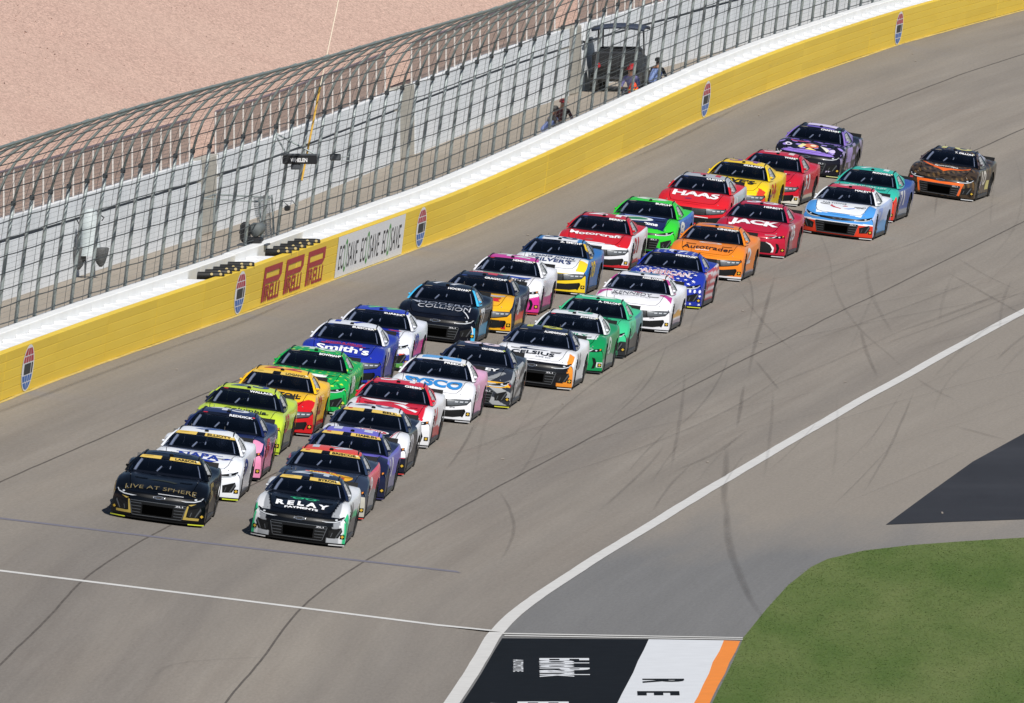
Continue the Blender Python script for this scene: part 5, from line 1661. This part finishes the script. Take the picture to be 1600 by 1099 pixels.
make_car(473.60, 7.40, 'chev', 'grey and black zebra striped race car with a yellow nose line', '2a2e38', 'VAN GISBERGEN', '88', roofnum='d9c8d2', doornum='d8d8dc', parts={'roof': '1d2238', 'pillar_frame': '1c2440'},
    rules=[(('front_bumper', 'left', 'right'), lambda x, y, z: np.sin(y * 15 + z * 20 + x * 6) > -.15, '9a9da0'), (('hood',), lambda x, y, z: (x > 1.7) & (np.sin(y * 16 + x * 9) > .2), '8a8d90'), (('front_bumper',), lambda x, y, z: (z > .585) & (z < .625), 'd9a428'), (('front_bumper',), lambda x, y, z: (A(y) > .82) & (z > .50), 'd9a428')],
    texts=[('JOCKEY', 'hood', (-.42, .60, 1.74, 1.40), 'eceef0', .04), ('.com', 'hood', (-.1, .15, 2.10, 1.96), 'eceef0', .03)],
    polys=[('nose', [(.40, .50), (.74, .495), (.90, .53), (.90, .515), (.74, .478), (.40, .485)], 'd9a428'), ('nose', [(.88, .60), (.96, .57), (.96, .52), (.90, .55)], 'c83a58')], strip_col='c8c83a', mark='c8dc6a')
make_car(483.00, 6.96, 'chev', 'white hooded race car with a black grille and orange left corner', 'e1e3e8', 'ALLMENDINGER', '16', parts={'front_bumper': '121318', 'roof': '1c2238', 'pillar_frame': '222c48'}, roofnum='b9b93a', doornum='8a8d92',
    rules=[(('front_bumper',), lambda x, y, z: (A(y) > .78 + .25 * np.clip(z - .2, 0, .4)) , 'df8a2e'), (('hood',), lambda x, y, z: (A(y) > .80) & (x > 1.55), 'df8a2e'), (('front_bumper',), lambda x, y, z: z > .64, 'e1e3e8'), (('front_bumper',), lambda x, y, z: (A(y) > .62) & (z < .155), 'df8a2e')],
    texts=[('CELSIUS', 'hood', (-.56, .46, 1.96, 1.70), '1c2026', .03), ('LIVE FIT', 'hood', (.05, .40, 2.12, 2.03), '6c7078', .01)],
    polys=[('hood', ellipse(1.42, -.05, .16, .36, 24), '1e2a44'), ('hood', ellipse(1.40, .06, .10, .30, 20), 'dfe2e8'), ('hood', [(1.60, .35), (1.60, .58), (1.63, .58), (1.63, .35)], '3a3d44')], strip_col='c9cbce')
make_car(490.40, 7.04, 'toyota', 'green nosed race car with a white roof and white upper hood', '12894f', 'JONES', '43', parts={'roof': 'dfe2e6', 'pillar_frame': 'd6dade'}, roofnum='5fa088', doornum='d8e4dc',
    rules=[(('hood',), lambda x, y, z: (x < 1.72) & (A(y) < .74), 'dde1e6'), (SD, lambda x, y, z: z < .36, '8a938e')],
    texts=[('FAMILY', 'hood', (-.35, .50, 1.52, 1.30), '4a9478', .03)], polys=[('nose', [(.84, .29), (.97, .29), (.97, .17), (.84, .17)], 'd0d2d4')], strip_col='303338')
make_car(497.40, 7.23, 'chev', 'mint green race car with a dark corner and side', '3cba84', 'A. DILLON', '3', roofnum='cfe6da', doornum='57c79c',
    rules=[(SD, lambda x, y, z: (z < .52), '33383c'), (SD, lambda x, y, z: (x < -.6) & (z > .5), '4a7f8a'), (('front_bumper',), lambda x, y, z: (A(y) > .80) & (z < .42), '2a2d31')],
    texts=[('BULL', 'hood', (-.20, .48, 1.30, 1.10), '1d5a48', .04)], strip_col='303338')
make_car(509.30, 7.43, 'ford', 'white race car with magenta hood corners and magenta windscreen posts', 'e3e4ea', 'KESELOWSKI', '6', roofnum='4a6a8a', doornum='dcdce2',
    rules=[(('hood',), lambda x, y, z: (A(y) > .58 + .9 * (x - 1.35)) & (x < 1.75) & (A(y) > .6) & (x > 1.15), 'b83a88'), (('pillar_frame',), lambda x, y, z: (x > -.1) & (x < .42), 'b03a88'), (SD, lambda x, y, z: (x < .9) & (z < .45) & (z > .3), 'd2a04a'), (SD, lambda x, y, z: (z <= .26) & (x < 1), 'a89aa8')],
    texts=[('KENNEDY', 'hood', (-.55, .40, 1.56, 1.24), '55565e', .0), ('AND RESTAURANT SUPPLY', 'hood', (-.58, .40, 1.72, 1.62), '6a6b72', .0), ('GTX', 'nose', (.50, .62, .345, .37), '4a4d55', .03)],
    polys=[('hood', [(1.14, -.12), (1.10, .02), (1.20, .20), (1.24, .16)], 'b83a58')], strip_col='c9cbce', mark='c8704a')
make_car(520.50, 7.82, 'chev', 'blue race car covered in white stars with red hood lettering', '20329a', 'STENHOUSE', '47', roofnum='d8dcec', doornum='c03040',
    rules=[(SD, lambda x, y, z: (x < 1.0) & (np.sin(z * 34) > 0), 'c9c4cc'), (SD, lambda x, y, z: (x < 1.0) & (np.sin(z * 34) <= 0), 'b23a48')],
    texts=[('AMERICAN', 'hood', (-.68, .58, 1.86, 1.42), 'e6e4ea', .06), ('AMERICAN', 'hood', (-.67, .57, 1.84, 1.44), 'b82a3c', .02), ('BEER', 'hood', (-.28, .24, 2.12, 1.90), 'e6e4ea', .06), ('BEER', 'hood', (-.27, .23, 2.11, 1.91), 'b82a3c', .02)],
    polys=[('hood', rotz_star(1.08 + .19 * i, -.78 + .20 * j + (.10 if i % 2 else 0), .062), 'e9ebf2') for i in range(7) for j in range(8) if not (2 <= i <= 4 and 1 <= j <= 6)]
        + [('nose', [(y, z) for z, y in rotz_star(z0, y0, .04)], 'e9ebf2') for y0 in (-.92, -.8, -.69, .69, .8, .92) for z0 in (.44, .47)]
        + [('nose', [(y, z) for z, y in rotz_star(z0, y0, .04)], 'e9ebf2') for y0 in (-.93, .93) for z0 in (.12, .34)]
        + [('nose', [(y, z) for z, y in rotz_star(z0, y0, .035)], 'e9ebf2') for y0 in (-.6, -.72, .6, .72) for z0 in (.13,)]
        + [('roof', rotz_star(-.0 - .2 * i, -.45 + .18 * j, .05), 'e9ebf2') for i in range(4) for j in range(6)], strip_col='c8d03a')
make_car(534.10, 8.23, 'ford', 'orange race car with dark hood lettering', 'e07f22', 'CINDRIC', '2', roofnum='5a6a9a', doornum='d8d8e0',
    rules=[(('front_bumper',), lambda x, y, z: z < .135, 'd9d9dc'), (SD, lambda x, y, z: z < .2, '8a8a98')],
    texts=[('Autotrader', 'hood', (-.66, .66, 1.98, 1.66), '3a2018', .02), ('MENARDS', 'hood', (-.30, .06, 2.10, 2.02), 'f0e6de', .03)],
    polys=[('hood', ellipse(1.22, .0, .12, .30, 18), 'c9ccd2'), ('hood', ellipse(1.22, .0, .07, .2, 16), 'e07f22')], strip_col='c9cbce')
make_car(546.00, 8.35, 'toyota', 'crimson race car with huge white block letters on the hood', 'ad1a34', 'HERBST', '35', roofnum='d8d8e4', doornum='d8d8dc', parts={'pillar_frame': 'a81c40'},
    texts=[('JACK', 'hood', (-.64, .68, 1.92, 1.20), 'eeecee', .05)], rules=[(SD, lambda x, y, z: (x > -.2) & (x < 1.1), '9a5a62')],
    polys=[('nose', [(.47, .42), (.60, .38), (.70, .28), (.69, .16), (.52, .13), (.58, .24)], 'e2e2e4'), ('nose', [(-.47, .42), (-.60, .38), (-.70, .28), (-.69, .16), (-.52, .13), (-.58, .24)], 'e2e2e4')] , strip_col='c9cbce')
make_car(558.00, 7.24, 'chev', 'white hooded race car with light blue fenders and red bumper corners', 'dfe3e9', 'HALEY', '7', roofnum='d8c8cc', doornum='7f98d8', parts={'roof': 'c03040', 'side': 'aab8d8'},
    rules=[(('hood',), lambda x, y, z: (A(y) > .70 - .10 * (x - 1.5)) & (x > 1.2), '4a8fd2'), (('hood',), lambda x, y, z: x > 2.24, '4a8fd2'), (('front_bumper',), lambda x, y, z: z > .42, '4a8fd2'), (('front_bumper',), lambda x, y, z: (z <= .44) & (z > .405) , 'e6e8ec'), (('front_bumper',), lambda x, y, z: (z <= .405), 'cc3a22'), (SD, lambda x, y, z: (z < .45) & (x < .8), '5a9ad2')],
    polys=[('hood', [(1.52, -.28), (1.66, -.32), (1.84, -.20), (1.92, .0), (1.88, .02), (1.80, -.14), (1.66, -.24)], 'b8343e'), ('hood', [(1.88, .08), (1.86, .22), (1.70, .36), (1.60, .36), (1.68, .32), (1.80, .2)], '5f86cc'), ('hood', [(1.56, .08), (1.68, .02), (1.62, .18)], 'c04a54')],
    texts=[('NATIONS', 'hood', (-.55, .10, 1.46, 1.28), '3c4048', .0), ('CO', 'hood', (.40, .66, 1.66, 1.50), '6a6e76', .0)], strip_col='c9cbce')
make_car(566.70, 7.56, 'chev', 'teal race car with a red front corner and navy side', '33ae9c', 'MCDOWELL', '71', roofnum='c4d6d8', doornum='c9ccd4', parts={'side': '2a4a94', 'rear_deck': '2a4a94'},
    rules=[(('front_bumper',), lambda x, y, z: A(y) > .62, 'cc3a28'), (('hood',), lambda x, y, z: (A(y) > .80) & (x > 2.0), 'cc3a28'), (SD, lambda x, y, z: (x > 1.0), '33ae9c'), (SD, lambda x, y, z: (x > 1.75), 'cc3a28'), (SD, lambda x, y, z: (z < .3) & (x < 1.0), '8a909c')],
    texts=[('DELAWARE LIFE', 'hood', (-.45, .60, 1.42, 1.24), 'b9d8d4', .02)], strip_col='c9cbce')
make_car(580.60, 6.72, 'chev', 'brown camouflage race car with an orange chevron and orange grille outline, last inside', '3c3126', 'T. DILLON', '10', roofnum='c4c07a', doornum='d8d4cc', parts={'roof': '2a2c3a', 'pillar_frame': '4a4248'},
    rules=[(ALLB, lambda x, y, z: np.sin(x * 19 + y * 7) * np.sin(y * 17 + z * 13) > .35, '221b15'), (ALLB, lambda x, y, z: np.sin(x * 13 - y * 15) * np.sin(y * 23 + z * 9 + 1) > .55, '5f4a2e'), (('pillar_frame',), lambda x, y, z: (z > 1.05) & (x < -.2), '8d8aa0')],
    polys=[('hood', [(1.10, -.72), (1.62, -.16), (1.66, .0), (1.60, .18), (1.40, .70), (1.52, .70), (1.74, .22), (1.98, .0), (1.78, -.18), (1.22, -.72)], 'e0641e'), ('nose', [(-.68, .49), (.68, .49), (.66, .41), (-.66, .41)], 'e0641e'),
           ('nose', [(-.66, .44), (-.58, .42), (-.50, .14), (-.59, .13)], 'd8622a'), ('nose', [(.66, .44), (.58, .42), (.50, .14), (.59, .13)], 'd8622a'), ('side', [(-.4, .24), (-.9, .24), (-.9, .50), (-.5, .50)], 'c9c07a'), ('nose', [(-.90, .50), (-.80, .50), (-.80, .44), (-.90, .44)], 'c0404a')],
    texts=[('SportClips', 'hood', (-.34, .34, 1.56, 1.36), 'dcdad4', .03)], strip_col='c9cbce')
# ------------------------------------------------------------------ people and equipment behind the catch fence
M_UTV = simple('dusty black plastic', C('2b2e33'), .55, var=.25, nscale=5)
M_UTVD = simple('black steel frame', C('1a1b1e'), .5, var=.1)
M_TAIL = simple('red tail lamp', C('b01822'), .3, var=.05)
M_CANV = simple('navy canopy', C('2a3448'), .7, var=.1)
# utility cart seen from behind; local +X points to the camera (its rear)
cart = tag(empty('utility_cart', mw=wall_frame(602.5, TRACK_W + 3.35, RZ)), 'black utility cart with a canopy parked on the service road', 'cart')
mb = MB().box(2.3, 1.42, .5, (-.35, 0, .55), .08)
mb.box(.9, 1.40, .55, (.55, 0, .90), .06)
mb.build('body', M_UTV, cart)
MB().box(.06, 1.3, .42, (1.03, 0, .95), .02).build('tailgate', M_UTVD, cart)
MB().box(.5, 1.3, .6, (-.25, 0, 1.0), .08).build('seat', M_UTVD, cart)
MB().box(.8, 1.35, .35, (-1.2, 0, .85), .1).build('front_cowl', M_UTV, cart)
for x in (.2, -.95):
    for s in (1, -1):
        MB().tube([(x, .62 * s, .8), (x - .03, .60 * s, 1.9)], .025, 6).build('canopy_post', M_UTVD, cart)
cv = []
nx, ny = 7, 7
for i in range(nx):
    for j in range(ny):
        a, b = i / (nx - 1) * 2 - 1, j / (ny - 1) * 2 - 1
        cv.append((-.35 + .85 * a, .78 * b, 2.0 - .06 * a * a - .09 * b * b))
o = ob('canopy', mesh('canopy', cv, grid_faces(nx, ny), True), M_CANV, cart)
sol = o.modifiers.new('thickness', 'SOLIDIFY'); sol.thickness = .08
for s in (1, -1):
    MB().box(.04, .14, .14, (1.07, .5 * s, .80), .03).build('tail_lamp', M_TAIL, cart)
for x in (.55, -1.15):
    for s in (1, -1):
        o = ob('wheel', smesh('wheel', lathe_vf([(.05, .11), (.16, .115), (.24, .12), (.29, .09), (.30, 0), (.29, -.09), (.24, -.12)], 18), M_TYRE), None, cart)
        o.location = (x, .66 * s, .30)

def seated(label, y0, t, turn, shirt, trousers, cap, vest=None, lean=.15, group=None):
    """person sitting on a low stool behind the wall, one continuous body"""
    F = wall_frame(y0, t, RZ) @ Matrix.Rotation(turn, 4, 'Z')
    p = tag(empty('person', mw=F), label, 'person', group)
    J = {'pelvis': (0, 0, .46), 'waist': (.03, 0, .60), 'chest': (.03 + lean, 0, .82), 'neck': (.05 + lean, 0, .97), 'head': (.08 + lean, 0, 1.07), 'crown': (.08 + lean, 0, 1.18)}
    E_ = [('pelvis', 'waist'), ('waist', 'chest'), ('chest', 'neck'), ('neck', 'head'), ('head', 'crown')]
    Rr = {'pelvis': (.15, .12), 'waist': (.15, .11), 'chest': (.17, .12), 'neck': (.055, .055), 'head': (.085, .095), 'crown': (.055, .06)}
    for s, k_ in ((1, 'l'), (-1, 'r')):
        J.update({k_ + 'sh': (.02 + lean, .20 * s, .88), k_ + 'el': (.10 + lean, .28 * s, .64), k_ + 'wr': (.34 + lean, .17 * s, .60), k_ + 'ha': (.42 + lean, .13 * s, .61),
                  k_ + 'hip': (.03, .10 * s, .45), k_ + 'kn': (.46, .14 * s, .50), k_ + 'an': (.44, .14 * s, .09), k_ + 'to': (.60, .15 * s, .04)})
        E_ += [('chest', k_ + 'sh'), (k_ + 'sh', k_ + 'el'), (k_ + 'el', k_ + 'wr'), (k_ + 'wr', k_ + 'ha'), ('pelvis', k_ + 'hip'), (k_ + 'hip', k_ + 'kn'), (k_ + 'kn', k_ + 'an'), (k_ + 'an', k_ + 'to')]
        Rr.update({k_ + 'sh': (.065, .065), k_ + 'el': (.045, .045), k_ + 'wr': (.032, .032), k_ + 'ha': (.04, .025), k_ + 'hip': (.10, .10), k_ + 'kn': (.068, .068), k_ + 'an': (.045, .045), k_ + 'to': (.045, .035)})
    names = list(J)
    me = bpy.data.meshes.new('body')
    me.from_pydata([J[n_] for n_ in names], [(names.index(a), names.index(b)) for a, b in E_], [])
    tmp = bpy.data.objects.new('body_tmp', me)
    TMP.objects.link(tmp)
    tmp.modifiers.new('skin', 'SKIN')
    for i, n_ in enumerate(names):
        me.skin_vertices[0].data[i].radius = Rr[n_]
    me.skin_vertices[0].data[0].use_root = True
    sb = tmp.modifiers.new('sub', 'SUBSURF'); sb.levels = 1
    bpy.context.view_layer.update()
    me2 = bpy.data.meshes.new_from_object(tmp.evaluated_get(bpy.context.evaluated_depsgraph_get()))
    bpy.data.objects.remove(tmp)
    co = np.array([v.co for v in me2.vertices])
    cols = np.tile(np.array(C(shirt), np.float32), (len(co), 1))
    leg = (co[:, 2] < .56) & ~((np.abs(co[:, 1]) > .10) & (co[:, 2] > .55))
    cols[leg] = C(trousers)
    cols[(co[:, 0] > .30 + lean) & (co[:, 2] > .555) & (co[:, 2] < .70)] = C('b58468')
    cols[co[:, 2] > .955] = C('b58468')
    cols[(co[:, 2] > 1.10) | ((co[:, 2] > 1.03) & (co[:, 0] < .05 + lean))] = C('2a2320')
    cols[co[:, 2] < .075] = C('20201f')
    me2.name = 'body'
    vcol(me2, cols)
    me2.polygons.foreach_set('use_smooth', np.ones(len(me2.polygons), bool))
    me2.materials.append(M_DECAL)
    ob('body', me2, None, p)
    cp = MB().add(lathe_vf([(.108, 0), (.112, .03), (.10, .075), (.06, .105), (.0, .112)], 14, 'z')).box(.13, .16, .012, (.13, 0, .01), .004).mesh('cap', True)
    o = ob('cap', cp, simple('cap cloth', C(cap), .8), p)
    o.location = (.08 + lean, 0, 1.12)
    if vest:
        vb = MB()
        prof = [(.50, .165, .135), (.60, .172, .135), (.72, .185, .14), (.84, .19, .14), (.90, .14, .11)]
        V_, n_ = [], 16
        for z, rx, ry in prof:
            cx = .03 + lean * max(0, (z - .6) / .22) if z < .82 else .03 + lean
            for k_ in range(n_):
                a = 2 * PI * k_ / n_
                V_.append((cx + ry * math.cos(a), rx * 1.12 * math.sin(a), z))
        F_ = [(i * n_ + k_, i * n_ + (k_ + 1) % n_, (i + 1) * n_ + (k_ + 1) % n_, (i + 1) * n_ + k_) for i in range(len(prof) - 1) for k_ in range(n_)]
        ob('vest', mesh('vest', V_, F_, True), simple('vest cloth', C(vest), .8, var=.15, nscale=9), p)
    # camp stool
    st = tag(empty('camp_stool', mw=F), 'black camp stool under the ' + ' '.join(label.split()[:7]), 'stool', 'camp stools behind the catch fence')
    MB().box(.34, .36, .04, (0, 0, .335), .01).build('seat', M_UTVD, st)
    for a in (1, -1):
        for b in (1, -1):
            MB().tube([(.14 * a, .15 * b, .33), (.16 * a, .17 * b, 0)], .014, 5).build('leg', M_UTVD, st)
    return p
TMP = bpy.data.collections.new('temporary')
scene.collection.children.link(TMP)
seated('person in black with a pale blue vest beside the cart', 597.8, TRACK_W + 1.75, 2.6, '1b1c20', '1c1d22', '15161a', '8fa6dc')
seated('person in a violet grey shirt and red cap before the cart', 593.0, TRACK_W + 1.75, -.3, '6f6c9a', '3a3c44', 'a02a30')
seated('person with a pale blue vest leaning forward left of the cart', 572.2, TRACK_W + 1.75, 2.0, '5a554f', '2b3230', '4a4846', '93a4dd', .22)
seated('person in a dark red top and red cap, left of the cart', 576.0, TRACK_W + 1.8, .6, '3a1a1e', '3c3438', 'a03038')
scene.collection.children.unlink(TMP)
bpy.data.collections.remove(TMP)

# orange safety bag hung on the fence by the cart
bag = tag(empty('safety_bag', mw=wall_frame(587.6, TRACK_W + 1.1, .86)), 'bright orange safety bag with yellow bands hung at the fence foot', 'bag')
MB().add(lathe_vf([(.02, 0), (.13, .03), (.16, .2), (.14, .42), (.07, .56), (.02, .6)], 12, 'z')).build('pouch', simple('orange cloth', C('e0481e'), .8), bag, smooth=True)
for z in (.18, .34):
    MB().add(lathe_vf([(.158, z), (.165, z + .02), (.160, z + .05)], 12, 'z')).build('yellow_band', simple('yellow tape', C('e8b838'), .7), bag)
MB().tube([(-.05, 0, .58), (0, 0, .74), (.05, 0, .58)], .012, 5).build('strap', M_UTVD, bag)

# black caution-light box on an arm of the fence
sg = tag(empty('light_box', mw=wall_frame(508.1, TRACK_W + .25, 3.2)), 'black caution light box with white lettering on the catch fence', 'light box')
MB().box(.16, .86, .20, (.02, 0, 0), .02).build('housing', M_UTVD, sg)
MB().box(.20, .92, .05, (.0, -.02, .13), .01).build('visor', M_GREY, sg)
V_, T_ = text_tris('WHELEN', .03)
o = ob('lettering', mesh('lettering', [(.104, -.22 + .42 * v[0], -.05 + .10 * v[1]) for v in V_], T_), M_WHV, sg)
MB().tube([(-.05, -.35, .16), (-.05, -.62, .62)], .022, 6).tube([(-.05, .38, .14), (-.05, -.62, .66)], .022, 6).build('bracket', M_POST, sg)
MB().box(.14, .24, .14, (0, -.1, -.17), .02).build('junction', M_GREY, sg)
# small flood lamp
fl = tag(empty('flood_lamp', mw=wall_frame(517.2, TRACK_W + .45, 2.9)), 'small dark flood lamp clamped to the catch fence', 'lamp')
MB().box(.14, .27, .17, (0, -.05, 0), .02).build('housing', M_UTV, fl)
MB().tube([(0, .08, -.09), (0, .42, -.09), (0, .42, .05)], .012, 5).tube([(0, .08, .0), (0, .30, .02)], .012, 5).build('bracket', M_POST, fl)
MB().box(.02, .23, .13, (.075, -.05, 0), .008).build('lens', M_GREY, fl)
# small remote camera on the fence
rc = tag(empty('fence_camera', mw=wall_frame(508.0, TRACK_W + .55, 2.0)), 'small black remote camera on a bent arm of the fence', 'camera')
MB().box(.26, .13, .13, (.02, .0, 0), .03).build('housing', M_UTVD, rc)
MB().tube([(.15, 0, 0), (.20, 0, 0)], .05, 10).build('lens', M_UTVD, rc)
MB().tube([(-.05, 0, .07), (-.08, -.12, .16), (-.08, .12, .18), (-.08, .22, .05)], .014, 5).build('arm', M_CABLE, rc)
# broadcast camera under a rain cover, on a tray at the gap in the wall
bc = tag(empty('broadcast_camera', mw=wall_frame(503.4, TRACK_W + .95, 1.34)), 'large broadcast camera under a grey and black rain cover on the wall', 'camera')
mb = MB()
V_, n_ = [], 12
for x, ry, rz, zc in ((-.55, .10, .10, .34), (-.45, .17, .16, .34), (-.1, .19, .18, .34), (.2, .17, .18, .33), (.30, .13, .14, .32)):
    for k_ in range(n_):
        a = 2 * PI * k_ / n_
        V_.append((x, .22 + ry * math.cos(a), zc + rz * math.sin(a) * (1 + .15 * math.sin(3 * a))))
F_ = [(i * n_ + k_, i * n_ + (k_ + 1) % n_, (i + 1) * n_ + (k_ + 1) % n_, (i + 1) * n_ + k_) for i in range(4) for k_ in range(n_)]
F_.append(tuple(range(n_)))
F_.append(tuple(range(4 * n_, 5 * n_)))
ob('rain_cover', mesh('rain_cover', V_, F_, True), simple('grey rain cover', C('5a6062'), .7, var=.2), bc)
MB().box(.22, .26, .52, (.33, -.02, .27), .08).build('lens_hood', M_UTVD, bc)
MB().box(.55, .5, .14, (.05, .12, .07), .05).build('pan_head', M_UTVD, bc)
MB().box(.7, .75, .04, (.05, .15, -.04), .01).build('tray', M_GREY, bc)
MB().tube([(-.3, .1, .3), (-.55, -.25, .35), (-.7, -.3, .2)], .015, 5).build('pan_bar', M_UTVD, bc)
# net-covered frame behind it
cgx = tag(empty('net_frame', mw=wall_frame(511.0, TRACK_W + 2.2, RZ)), 'grey net draped over a tube frame beside the large camera', 'frame')
for a in (-1.3, 1.3):
    for b in (-.8, .8):
        MB().tube([(a, b, 0), (a * .92, b * .9, 1.75)], .025, 6).build('frame_leg', M_POST, cgx)
MB().tube([(-1.2, -.72, 1.75), (1.2, -.72, 1.75), (1.2, .72, 1.68), (-1.2, .72, 1.68), (-1.2, -.72, 1.75)], .022, 6).build('top_tube', M_POST, cgx)
M_NET = grid_mat('grey shade net', C('8f9190'), 20, 20, .012, .25)
rows, cols_ = 9, 14
nv = []
for i in range(rows):
    for j in range(cols_):
        a = -1.25 + 2.5 * j / (cols_ - 1)
        f = i / (rows - 1)
        nv.append((a, .85 - .25 * f + .06 * math.sin(j * 1.3 + i), .15 + 1.6 * f + .04 * math.sin(i * 2 + j)))
me = mesh('net', nv, grid_faces(rows, cols_), True)
set_uv(me, [(v[0], v[2]) for v in nv])
ob('net', me, M_NET, cgx)
# yellow pole strapped to the fence with a cord running up from it
pl = tag(empty('yellow_pole', tuple(wpt(510.3, TRACK_W + .5, 2.47))), 'slim yellow fibreglass pole strapped to the catch fence with a cord above', 'pole')
P0, P1, P2 = Vector(wpt(510.2, TRACK_W + .78, 2.6)), Vector(wpt(511.2, TRACK_W + .72, 4.9)), Vector(wpt(514.5, TRACK_W + .8, 8.6))
child_world(MB().tube([P0, P1], .026, 8).build('shaft', simple('yellow fibreglass', C('c29a3a'), .5), None), pl)
child_world(MB().tube([P1, P1.lerp(P2, .5) + Vector((.02, 0, 0)), P2], .012, 5).build('cord', simple('pale cord', C('d8cdb8'), .8), None), pl)
# wrapped equipment stand leaning on the retaining wall
eq = tag(empty('equipment_stand', mw=ret_frame(504.5, -.5)), 'pale wrapped equipment stand with dark mesh bags against the retaining wall', 'stand')
V_, n_ = [], 8
for z, r in ((.55, .28), (.9, .25), (1.3, .22), (1.62, .18), (1.72, .10)):
    for k_ in range(n_):
        a = 2 * PI * k_ / n_ + .2
        V_.append((.1 + r * .8 * math.cos(a), r * math.sin(a) * (1 + .1 * math.sin(5 * a + z * 7)), z))
F_ = [(i * n_ + k_, i * n_ + (k_ + 1) % n_, (i + 1) * n_ + (k_ + 1) % n_, (i + 1) * n_ + k_) for i in range(4) for k_ in range(n_)]
F_.append(tuple(range(4 * n_, 5 * n_)))
ob('wrapping', mesh('wrapping', V_, F_, True), simple('pale tarp', C('b4bdbf'), .6, var=.15, nscale=4), eq)
M_BAG = simple('dark mesh bag', C('4a4b4c'), .8, var=.3, nscale=18)
for x, y, s, z in ((.1, -.30, .9, .20), (.15, .28, .75, .28)):
    V_ = []
    for zz, r in ((0, .04), (.12, .12), (.4, .2), (.62, .24), (.64, .2)):
        for k_ in range(n_):
            a = 2 * PI * k_ / n_
            V_.append((x + r * s * math.cos(a), y + r * s * 1.2 * math.sin(a), z + zz * s))
    ob('mesh_bag', mesh('mesh_bag', V_, F_, True), M_BAG, eq)
for s in (1, -1):
    MB().tube([(.1, .12 * s, 0), (.1, .10 * s, .9)], .022, 6).build('leg', M_GREY, eq)
MB().tube([(.12, -.38, .45), (.16, -.36, 1.0), (.12, -.2, 1.2), (.14, -.34, 1.5)], .016, 5).tube([(.1, .2, 1.6), (.1, .36, 1.5), (.1, .3, 1.42)], .018, 5).build('hook', M_UTVD, eq)
